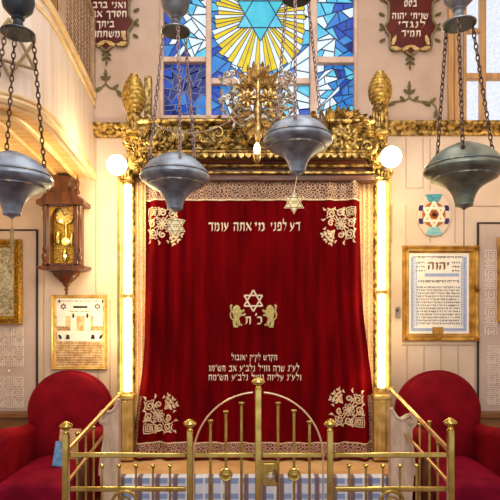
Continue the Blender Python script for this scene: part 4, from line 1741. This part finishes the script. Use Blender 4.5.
m.lathe([(.01, -.012), (.035, -.01), (.04, 0)], (kx(67), YK - .02, kz(242)), 18, axis='y')
m.build('pendulum', M_brass, K)
for (px, py) in ((59, 238), (73, 240), (66, 256)):
    m = MB(); m.lathe([(.014, kz(py + 6)), (.018, kz(py + 5)), (.018, kz(py - 5)), (.014, kz(py - 6))], (kx(px), YK - .03, 0), 10); m.build('weight', M_brass, K)
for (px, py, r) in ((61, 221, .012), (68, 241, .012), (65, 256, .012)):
    MB().ell(P(px, py, YK - .075), (r, r, r), 10, 8).build('reflected_glint', M_bulb_glint, K)  # glowing beads imitate lights reflected in the clock front

# ------------------------------------------------------------------ hanging lamps


def link(m, p, d, L, W, rad, flip):
    """one chain link centred at p along unit d"""
    d = d.normalized()
    u = d.cross(Vector((0, 1, 0)))
    if u.length < .05:
        u = d.cross(Vector((1, 0, 0)))
    u.normalize()
    w = d.cross(u)
    a = (u if flip else w)
    b = (u * .6 + w * .8) if flip else (u * .8 - w * .6)
    pts = []
    n = 12
    for k in range(n):
        t = 2 * PI * k / n
        pts.append(p + d * (L / 2 * math.sin(t)) + b * (W / 2 * math.cos(t)))
    m.tube(pts, rad, 5, closed=True)


def chain(m, a, b, L=.036, W=.017, rad=.0032):
    a, b = Vector(a), Vector(b)
    D_ = (b - a).length
    n = max(2, int(D_ / (L * .74)))
    for i in range(n):
        link(m, a.lerp(b, (i + .5) / n), b - a, L, W, rad, i % 2)


def pendant(px, py, Y, cpx, cpy, body, chm, canm, label, rot, drop, star=None, lower=0):
    c = P(px, py, Y)          # equator of the bowl
    cc = P(cpx, cpy, Y)       # rim of the upper bell
    t = thing('hanging_lamp', label, 'lamp', tuple(c), 'hanging synagogue lamps')
    k = 1 / 208.0
    prof = [(3, 27.5), (9, 27), (11, 25.5), (17, 23.5), (24, 19.5), (30, 14.5), (34.5, 9), (37, 5.8), (36.6, 4.8), (38.5, 2.2), (39, 0), (38, -2.4), (35, -4.6), (31.5, -6), (30, -7.5), (30.6, -8.3), (27.5, -10.2), (22.5, -12.6), (17, -16), (13.4, -20), (11, -24.5), (9.6, -29), (8.6, -33), (9, -34), (8, -35.4), (4, -36.6), (2, -38), (.8, -39)]
    b = MB()
    b.mi = 0
    b.lathe([(r * k, h * k) for r, h in prof], c, 40)
    bowl = b.build('bowl', [body], t)
    b = MB()
    b.lathe([(37.6 * k, 3.6 * k), (38.3 * k, 4.2 * k), (37.8 * k, 5.2 * k), (36.8 * k, 5.8 * k)], c, 40)
    b.lathe([(30.3 * k, -8.6 * k), (31.6 * k, -7.9 * k), (31.4 * k, -6.6 * k), (30.6 * k, -6.2 * k)], c, 40)
    b.build('rim_band', M_lamp_band, bowl)
    m = MB()
    m.lathe([(15.5 * k, -.5 * k), (16.5 * k, 0), (16.5 * k, 1 * k), (13 * k, 3.2 * k), (7.5 * k, 6 * k), (5 * k, 9 * k), (4.6 * k, 13 * k), (6.4 * k, 15 * k), (5.5 * k, 17 * k), (9 * k, 19.5 * k), (14 * k, 25 * k), (16 * k, 33 * k), (15 * k, 42 * k), (9 * k, 52 * k), (4 * k, 58 * k), (1.5 * k, 60 * k)], cc, 30)
    bell = m.build('bell', canm, t)
    m = MB()
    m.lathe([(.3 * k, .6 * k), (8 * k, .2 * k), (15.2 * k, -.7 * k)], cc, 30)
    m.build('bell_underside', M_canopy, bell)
    m = MB()
    m.tube([(cc.x, cc.y, cc.z + 58 * k), (cc.x, cc.y, ZC - .01)], .005, 6)
    m.build('ceiling_rod', M_chain_d, t)
    for q in range(3):
        a = rot + q * 2 * PI / 3
        e0 = cc + Vector((14.5 * k * math.cos(a), 14.5 * k * math.sin(a), -1 * k))
        e1 = c + Vector((31 * k * math.cos(a), 31 * k * math.sin(a), 15.0 * k))
        m = MB()
        chain(m, e0, e1)
        # eye on the bowl shoulder
        m.tube([e1 + Vector((.008 * math.cos(2 * PI * i / 10), 0, .008 * math.sin(2 * PI * i / 10))) for i in range(10)], .0035, 5, closed=True)
        m.build('chain', chm, t)
    zt = c.z - 38.5 * k
    if drop:
        m = MB()
        m.tube([(c.x, c.y, zt), (c.x, c.y, zt - drop)], .0022, 5)
        m.build('drop_wire', M_chain_d, t)
    if star:
        R_, spx, spy = star
        sp = P(spx, spy, Y - .01)
        m = MB()
        m.tube([(c.x, c.y, zt + .01), (sp.x, sp.y, sp.z + R_ * .95)], .002, 5)
        pts = []
        for i in range(12):
            rr_ = R_ if i % 2 == 0 else R_ / math.sqrt(3)
            pts.append((sp.x + rr_ * math.sin(PI * i / 6), sp.z + rr_ * math.cos(PI * i / 6)))
        m.prism(pts, sp.y - .004, sp.y + .002)
        o = m.build('star_pendant', M_star, t, smooth=False)
        m = MB()
        for sg in (1, -1):
            tp = [(sp.x + R_ * .86 * math.sin(2 * PI * i / 3), sp.z + sg * R_ * .86 * math.cos(2 * PI * i / 3)) for i in range(3)]
            for i in range(3):
                m.ribbon([tp[i], tp[(i + 1) % 3]], .003, lambda a, b: sp.y - .004, th=.0015)
        for dz in (-.004, .006):
            for dx in (-.014, -.005, .004, .012):
                m.ribbon([(sp.x + dx, sp.z + dz), (sp.x + dx + .006, sp.z + dz)], .004, lambda a, b: sp.y - .004, th=.0015)
        m.build('star_engraving', M_brass_d, o, smooth=False)
    return t, c, zt


t, c, zt = pendant(12, 180, 2.5, 18, 34, M_lamp, M_chain_d, M_canopy, 'blue grey metal hanging lamp with tassel in front of the curved gallery', .12, 0)
m = MB()
m.tube([(c.x, c.y, zt), (c.x, c.y, zt - .05)], .002, 5)
m.lathe([(.004, 0), (.01, .01), (.008, .035), (.012, .05), (.009, .09), (.012, .105), (.004, .13)], (c.x, c.y, zt - .17), 10)
m.build('tassel', M_star_d, t)
pendant(175, 178, 2.79, 175.5, 32, M_lamp, M_chain_l, M_canopy_l, 'grey metal hanging lamp with gilt star, bowl over a curtain corner near the clock', -1.25, 0, (.062, 175.5, 226))
pendant(297.5, 141.5, 2.79, 296.5, -1, M_lamp, M_chain_l, M_canopy, 'grey metal hanging lamp with gilt star hung highest, beside the branching bronze lamp', .35, 0, (.062, 294, 202.5))
pendant(464, 171, 2.5, 459, 25, M_lamp_g, M_chain_d, M_canopy_l, 'greenish metal hanging lamp with thin wire below, above the ceramic plate', .1, .18)
# light cord that swags in front of the frieze
cp = catmull([P(150, 118, 3.74), P(163, 128, 3.73), P(185, 133, 3.72), P(210, 130, 3.72), P(232, 120, 3.72)], 8)
o = MB().tube(cp, .004, 6).build('light_cord', M_chain_l)
tag(o, 'thin pale cord swagging across the gilded frieze beside the bronze lamp', 'cord')

# ================================================================== STEP, CLOTH, SIDE PANELS
ZS = PZ(460, YA) - .012
YS = 3.63
o = MB().box(PX(107, YS), PX(413, YS), YS + .012, YA + .11, .02, ZS, .01).build('ark_step', M_cloth_tan)
tag(o, 'tan covered raised step running below the ark curtain', 'step')
# striped cloth over the step front
m = MB()
nx, nz = 90, 14
vs, fs = [], []
x0, x1 = PX(108, YS), PX(412, YS)
for j in range(nz + 1):
    for i in range(nx + 1):
        x = x0 + (x1 - x0) * i / nx
        if j < 3:
            y = YS + .06 - .028 * j; z = ZS + .003
            if j == 2: z -= .002
        else:
            v = (j - 3) / (nz - 3)
            y = YS - .004 - .012 * v - (.006 + .012 * v) * (.5 + .5 * math.sin(i * .55 + .6 * math.sin(i * .21)))
            z = ZS - .002 - v * .46
        vs.append((x, y, z))
for j in range(nz):
    for i in range(nx):
        a = j * (nx + 1) + i
        fs.append((a, a + 1, a + nx + 2, a + nx + 1))
m.add(vs, fs)
o = m.build('striped_cloth', M_plaid, ang=60)
tag(o, 'white and blue plaid cloth hanging over the front of the tan step', 'cloth')
for sgn, lab in ((-1, 'carved cream side panel between the ark step and the armchair with booklets'), (1, 'carved cream side panel between the ark step and the empty armchair')):
    Yq = 3.52
    if sgn > 0:
        pts = [(391, 408), (394, 413), (398, 418), (403, 419), (409, 415.5), (414, 415), (416, 419), (414.5, 425), (411, 429), (411, 440), (413, 455), (414, 475), (412, 500), (414, 560), (391, 560)]
    else:
        pts = [(118.5, 399), (116, 406), (112, 411), (107, 412), (103, 411), (100, 415), (102, 421), (105, 428), (104.5, 440), (102, 455), (100, 475), (102, 500), (100, 560), (118.5, 560)]
    cp = [(q.x, q.y) for q in catmull(pts[:-2], 4)] + pts[-2:]
    m = MB().prism([(PX(a, Yq), max(.0, PZ(b, Yq))) for a, b in cp], Yq, Yq + .065)
    t = thing('side_panel', lab, 'panel', (PX(sum(a for a, b in pts) / len(pts), Yq), Yq, 0), 'side panels beside the ark step')
    m.build('panel', M_stone, t, smooth=False)
    m = MB()
    e = [(PX(a, Yq), Yq, PZ(b, Yq)) for a, b in cp[:-6]]
    m.tube(e, .012, 7)
    cx0 = 410.5 if sgn > 0 else 104
    scroll(m, PX(cx0, Yq), PZ(421, Yq), .028, 1.4, PI / 2, -sgn, Yq - .004, .01, .008)
    m.build('scrolled_edge', M_stone, t)

# ================================================================== ARMCHAIRS


def pillow(m, outline, cx, cz, yback, depth, rings=9, bulge=.5):
    """outline (x,z) list; front swells towards -y"""
    n = len(outline)
    vs, fs = [], []
    rows = []
    rows.append((1.0 - .02, yback))
    rows.append((1.0, yback - depth * .25))
    rows.append((1.0, yback - depth * .5))
    for k in range(1, rings):
        a = PI / 2 * k / rings
        s_ = 1 - (1 - math.cos(a)) * 1.0
        rows.append((max(s_, .0), yback - depth * .5 - depth * bulge * math.sin(a) ** .8))
    for s_, y in rows:
        # keep the rim round: shrink nonlinearly so the face stays broad
        q = s_ if s_ >= .999 else s_ ** .55 if s_ > 0 else 0
        for x, z in outline:
            vs.append((cx + (x - cx) * q, y, cz + (z - cz) * q))
    R_ = len(rows)
    for j in range(R_ - 1):
        for i in range(n):
            i2 = (i + 1) % n
            fs.append((j * n + i, j * n + i2, j * n + n + i2, j * n + n + i))
    fs.append(tuple(range(n)))
    fs.append(tuple((R_ - 1) * n + i for i in range(n)))
    m.add(vs, fs)
    return m


def rloft(m, secs):
    """loft closed sections (lists of equal length)"""
    n = len(secs[0])
    vs = [p for s_ in secs for p in s_]
    fs = []
    for k in range(len(secs) - 1):
        for i in range(n):
            j = (i + 1) % n
            fs.append((k * n + i, k * n + j, k * n + n + j, k * n + n + i))
    fs.append(tuple(range(n)))
    fs.append(tuple((len(secs) - 1) * n + i for i in range(n)))
    m.add(vs, fs)


def sup(cx, cz, hx, hz, y, n=24, e=.55):
    out = []
    for k in range(n):
        a = 2 * PI * k / n
        c_, s_ = math.cos(a), math.sin(a)
        out.append((cx + hx * math.copysign(abs(c_) ** e, c_), y, cz + hz * math.copysign(abs(s_) ** e, s_)))
    return out


def armchair(X, label, sgn):
    t = thing('armchair', label, 'armchair', (X, 3.85, 0), 'red velvet armchairs flanking the ark')
    yb = 4.27
    # back
    ol = []
    cz0, R0 = .872, .335
    for k in range(25):
        a = PI * k / 24
        ol.append((X + R0 * math.cos(a), cz0 + R0 * math.sin(a)))
    ol += [(X - R0 * .99, .74), (X - R0 * .95, .6), (X - R0 * .9, .44), (X, .42), (X + R0 * .9, .44), (X + R0 * .95, .6), (X + R0 * .99, .74)]
    pillow(MB(), ol, X, .82, yb, .17).build('backrest', M_chair, t, ang=60)
    m = MB()
    m.tube([(x, yb - .085, z) for x, z in ol[:25]], .011, 7)
    m.build('piping', M_chair_seat, t)
    # seat
    m = MB()
    secs = []
    for k, (y, f) in enumerate(((4.12, .86), (4.08, .97), (3.9, 1), (3.7, 1), (3.52, 1), (3.46, .96), (3.43, .84), (3.42, .6))):
        hz = .105 * f
        secs.append([(x, yy, z + (.03 * (1 - ((x - X) / .3) ** 2) if z > .45 else 0)) for x, yy, z in sup(X, .435, .275 * (f ** .5), hz, y, 28, .5)])
    rloft(m, secs)
    m.build('seat_cushion', M_chair_seat, t, ang=60)
    for s_ in (-1, 1):
        m = MB()
        secs = []
        xc = X + s_ * .308
        for (y, top, hw) in ((4.2, .80, .05), (4.1, .80, .062), (3.95, .815, .066), (3.75, .85, .068), (3.6, .865, .068), (3.56, .85, .06), (3.545, .80, .045)):
            bot = .36
            sec = []
            # rounded arm roll over a slimmer side
            for k in range(13):
                a = PI * k / 12
                sec.append((xc + hw * math.cos(a), y, top - hw + hw * math.sin(a)))
            sec += [(xc - hw * .72, y, top - hw * 2.1), (xc - hw * .7, y, bot), (xc + hw * .7, y, bot), (xc + hw * .72, y, top - hw * 2.1)]
            secs.append(sec)
        rloft(m, secs)
        m.build('arm', M_chair, t, ang=60)
        m = MB()
        m.tube([(xc, 3.53, .70), (xc + s_ * .01, 3.515, .62), (xc + s_ * .004, 3.525, .5), (xc, 3.535, .36)], [.045, .045, .05, .05], 10)
        m.build('arm_post', M_brown, t)
    m = MB()
    m.box(X - .37, X + .37, 3.47, 4.25, .25, .36, .02)
    m.build('seat_rail', M_brown, t)
    for sx in (-1, 1):
        for y in (3.52, 4.2):
            m = MB()
            m.lathe([(.016, 0), (.02, .02), (.014, .04), (.024, .14), (.034, .22), (.03, .262)], (X + sx * .33, y, 0), 12)
            m.build('leg', M_brown, t)
    return t


armchair(-1.447, 'red velvet round-backed armchair with booklets on its seat under the parchment picture', -1)
armchair(1.515, 'red velvet round-backed empty armchair below the framed scripture', 1)


# booklets leaning on the left chair
def booklet(name, label, px, pyb, Y, w, h, d, yaw, lean, cov, roll=0):
    c = P(px, pyb, Y)
    t = thing(name, label, 'book', tuple(c))
    Rm = Matrix.Rotation(yaw, 4, 'Z') @ Matrix.Rotation(-lean, 4, 'X') @ Matrix.Rotation(roll, 4, 'Y')

    def bx(x0, x1, y0, y1, z0, z1):
        m = MB().box(x0, x1, y0, y1, z0, z1, .002)
        m.v = [c + (Rm @ v.to_4d()).to_3d() for v in m.v]
        return m
    bx(-w / 2 + .003, w / 2 - .003, .003, d - .003, .003, h - .003).build('pages', M_paper, t, smooth=False)
    bx(-w / 2, w / 2, 0, .003, 0, h).build('cover', cov, t, smooth=False)
    bx(-w / 2, w / 2, d - .003, d, 0, h).build('cover', cov, t, smooth=False)
    return t


booklet('booklet', 'blue and white booklet leaning on the armchair seat by the brass post', 58.5, 466.5, 3.74, .085, .18, .016, .75, .42, M_book_b, .32)
booklet('prayer_book', 'tan covered book standing behind the brass post on the armchair seat', 67.5, 459, 3.95, .155, .225, .03, .25, .12, M_book_t, .1)

# ================================================================== BRASS GATE
YG = 2.7
gs = YG / F
gx = lambda px: PX(px, YG)
gz = lambda py: PZ(py, YG)


def post(m, x, y, ztop, w, z0=0.0, finial=True):
    h = w / 2
    zf = ztop - .062
    m.box(x - h, x + h, y - h, y + h, z0, zf, .004)
    if finial:
        h *= 1.22
        m.lathe([(h * .78, zf - .004), (h * .8, zf + .004), (h * .62, zf + .009), (h * .55, zf + .014), (h * .75, zf + .018), (h * 1.2, zf + .023), (h * 1.6, zf + .029), (h * 1.74, zf + .035), (h * 1.66, zf + .041), (h * 1.35, zf + .047), (h * .95, zf + .053), (h * .55, zf + .058), (h * .2, zf + .0615), (.001, zf + .062)], (x, y, 0), 4 * 5)
    return m


def picket(m, x, y, ztop, z0, r=.0062):
    m.tube([(x, y, z0), (x, y, ztop - .014)], r, 8)
    m.lathe([(r, ztop - .022), (r * 1.6, ztop - .019), (r * .9, ztop - .016), (r * 1.7, ztop - .013), (r * 2.1, ztop - .007), (r * 1.6, ztop - .002), (r * .5, ztop)], (x, y, 0), 10)


ZR1, ZR2 = gz(455), gz(489)


def rail(m, x0, x1, z, h=.012, y=YG):
    m.box(x0, x1, y - .010, y + .010, z - h, z + h, .004)


def ring(m, x, z, R_, r, y=YG):
    m.tube([(x + R_ * math.cos(2 * PI * k / 24), y, z + R_ * math.sin(2 * PI * k / 24)) for k in range(24)], r, 6, closed=True)


def section(xp, xg, label, pk, ring_px, rail_end, rail2_end, side_pk):
    """xp: outer post px, xg: gate-post px"""
    x0, x1 = gx(xp), gx(xg)
    t = thing('brass_railing', label, 'railing', (x0, YG, 0), 'brass railings beside the gate')
    post(MB(), x0, YG, gz(417.5 if xp > 250 else 421), .032).build('corner_post', M_brass, t)
    post(MB(), x1, YG, gz(418.5), .031).build('gate_post', M_brass, t)
    a, b = min(x0, x1) + .022, max(x0, x1) - .020
    m = MB(); rail(m, a, b, ZR1); m.build('top_rail', M_brass, t)
    m = MB(); rail(m, a, b, ZR2); m.build('lower_rail', M_brass, t)
    m = MB(); rail(m, a, b, .12); m.build('bottom_rail', M_brass, t)
    for px in pk:
        m = MB(); picket(m, gx(px), YG, gz(464), .13); m.build('picket', M_brass, t)
    m = MB()
    ring(m, gx(ring_px), gz(503), .065, .008, YG - .014)
    ring(m, gx(ring_px), gz(503), .035, .006, YG - .014)
    m.build('ring_ornament', M_brass, t)
    # inclined side rails running back to the ark
    s_ = 1 if xp > 250 else -1
    A0 = Vector((x0, YG, gz(452))); A1 = P(*rail_end, YA - .05)
    MB().tube([A0, A1], .014, 8).build('side_rail', M_copper_rail, t)
    B0 = Vector((x0, YG, gz(484))); B1 = P(*rail2_end, 3.512)
    MB().tube([B0, B1], .010, 8).build('side_rail', M_copper_rail, t)
    for f, over in side_pk:
        q = A0.lerp(A1, f)
        zt_ = q.z + over
        m = MB(); picket(m, q.x + s_ * .025, q.y, zt_, .02, .0068); m.build('picket', M_brass, t)
    MB().ell(A1, (.022, .022, .022)).build('rail_boss', M_brass, t)
    return t


section(66, 190, 'brass railing with ball topped pickets in front of the armchair with booklets', (102, 119, 136, 153, 170), 125, (119, 395), (103, 436), ((.08, -.05), (.22, .02), (.36, -.03), (.5, -.05)))
section(450.5, 330, 'brass railing with ball topped pickets in front of the empty armchair', (349, 366, 383, 400, 416.5), 391, (392, 390), (405.5, 434), ((.08, -.05), (.22, -.04), (.34, .03), (.5, -.05)))


def gate_leaf(xa, xb, label, pk, rosette_px, centre):
    t = thing('gate_leaf', label, 'gate', ((gx(xa) + gx(xb)) / 2, YG, .06), 'arched brass gate leaves')
    xc = gx(258.3)
    a, b = gx(xa), gx(xb)
    m = MB()
    # quarter arch, down to the lower rail
    Rr_ = abs(gx(193.5) - xc)
    s_ = -1 if xa < 250 else 1
    zc = gz(457)
    pts = [(xc + s_ * .028, YG, zc + Rr_ * math.sin(math.acos(.028 / Rr_)))]
    for k in range(1, 17):
        a_ = math.acos(.028 / Rr_) * (1 - k / 16)
        pts.append((xc + s_ * Rr_ * math.cos(a_), YG, zc + Rr_ * 1.0 * math.sin(a_)))
    for py in (475, 520, 600):
        pts.append((xc + s_ * Rr_, YG, gz(py)))
    pts.append((xc + s_ * Rr_, YG, .08))
    m.tube(pts, .0048, 8)
    m.build('arch_frame', M_arch, t)
    x_in = xc + s_ * .021
    x_out = xc + s_ * (Rr_ - .004)
    m = MB(); rail(m, min(x_in, x_out), max(x_in, x_out), ZR1, .013); m.build('top_rail', M_brass, t)
    m = MB(); rail(m, min(x_in, x_out), max(x_in, x_out), .1); m.build('bottom_rail', M_brass, t)
    for px, py in pk:
        m = MB(); picket(m, gx(px), YG, gz(py), .1, .0075); m.build('picket', M_brass, t)
    m = MB()
    rx, rz = gx(rosette_px), gz(474)
    m.lathe([(.006, -.022), (.011, -.020), (.013, -.014), (.022, -.012), (.024, -.016), (.030, -.017), (.034, -.014), (.035, -.008)], (rx, YG, rz), 20, axis='y')
    for k in range(10):
        a_ = 2 * PI * k / 10
        m.ell((rx + .017 * math.cos(a_), YG - .013, rz + .017 * math.sin(a_)), (.005, .004, .005), 6, 4)
    m.build('rosette', M_brass, t)
    if centre:
        post(MB(), xc, YG, gz(376.5), .033, .06).build('meeting_post', M_brass, t)
        m = MB()
        m.box(gx(262.2), gx(277.5), YG - .024, YG + .012, gz(485), gz(462), .005)
        o = m.build('lock_plate', M_brass, t)
        MB().lathe([(.006, -.042), (.016, -.040), (.02, -.032), (.022, -.022)], (gx(270.5), YG, gz(475)), 18, axis='y').build('lock_cylinder', M_silver, o)
        m = MB()
        m.tube([(gx(274), YG - .03, gz(468)), (gx(276.5), YG - .035, gz(473)), (gx(276.5), YG - .035, gz(480))], .006, 7)
        m.build('lock_handle', M_brown, o)
    return t


gate_leaf(193, 254, 'arched brass gate leaf without lock, hinged on the railing nearest the booklets', ((210.5, 419), (226, 410), (241.5, 401.5)), 226, False)
gate_leaf(262, 327, 'arched brass gate leaf with the lock plate and tall meeting post', ((278, 401.5), (294, 409), (309.5, 420)), 294, True)

# ================================================================== LIGHT
w = bpy.data.worlds.new('World')
bpy.context.scene.world = w
w.use_nodes = True
bg = w.node_tree.nodes['Background']
bg.inputs['Color'].default_value = (1.0, .95, .90, 1)
bg.inputs['Strength'].default_value = .92


def area_light(name, loc, target, size, power, col):
    d = bpy.data.lights.new(name, 'AREA')
    d.size = size
    d.energy = power
    d.color = col
    o = bpy.data.objects.new(name, d)
    C.objects.link(o)
    o.location = loc
    o.rotation_euler = (Vector(target) - Vector(loc)).to_track_quat('-Z', 'Y').to_euler()
    return o


def point(name, loc, power, col, r=.05):
    d = bpy.data.lights.new(name, 'POINT')
    d.energy = power
    d.color = col
    d.shadow_soft_size = r
    o = bpy.data.objects.new(name, d)
    C.objects.link(o)
    o.location = loc
    return o


area_light('room_light', (0.3, .4, 4.6), (0, 4.2, 1.8), 1.8, 85, (1, .95, .88))
area_light('ceiling_light', (0, 2.7, 4.85), (0, 2.9, 0), 2.4, 40, (1, .96, .92))
point('left_bulb_light', tuple(P(106, 165, 3.70)), 12, (1, .80, .42), .06)
point('right_bulb_light', tuple(P(401, 157, 3.70)), 8, (1, .80, .42), .06)
for px_, pw in ((372, .9), (135, .7)):
    for py_ in (225, 300, 380):
        point('added_tube_spill', tuple(P(px_, py_, 3.9)), pw, (1, .70, .30), .04)  # lamps added at the curtain edges to imitate spill from the tubes
for x_, pw in ((-1.16, 5.0), (1.24, 2.2)):
    for z_ in (1.5, 2.1, 2.6):
        point('hidden_column_fill', (x_, 4.2, z_), pw, (1, .80, .40), .05)  # unseen lamps added beside the columns to brighten the wall
point('under_gallery_light', (-1.9, 3.6, 2.45), 7, (1, .76, .42), .15)
point('right_side_warm_light', (2.3, 3.9, 3.0), 4, (1, .66, .26), .1)  # warm point light out of view towards the right wall

# ================================================================== CAMERA
cd = bpy.data.cameras.new('Camera')
cd.sensor_width = 36
cd.sensor_fit = 'HORIZONTAL'
cd.lens = 36 * F / 500
cd.shift_y = (HOR - 250) / 500
cd.clip_start = .05
co = bpy.data.objects.new('Camera', cd)
C.objects.link(co)
co.location = (0, 0, EYE)
co.rotation_euler = (PI / 2, 0, 0)
bpy.context.scene.camera = co
vs_ = bpy.context.scene.view_settings
vs_.view_transform = 'Standard'
vs_.look = 'None'
vs_.exposure = 0.0
vs_.gamma = 1.0
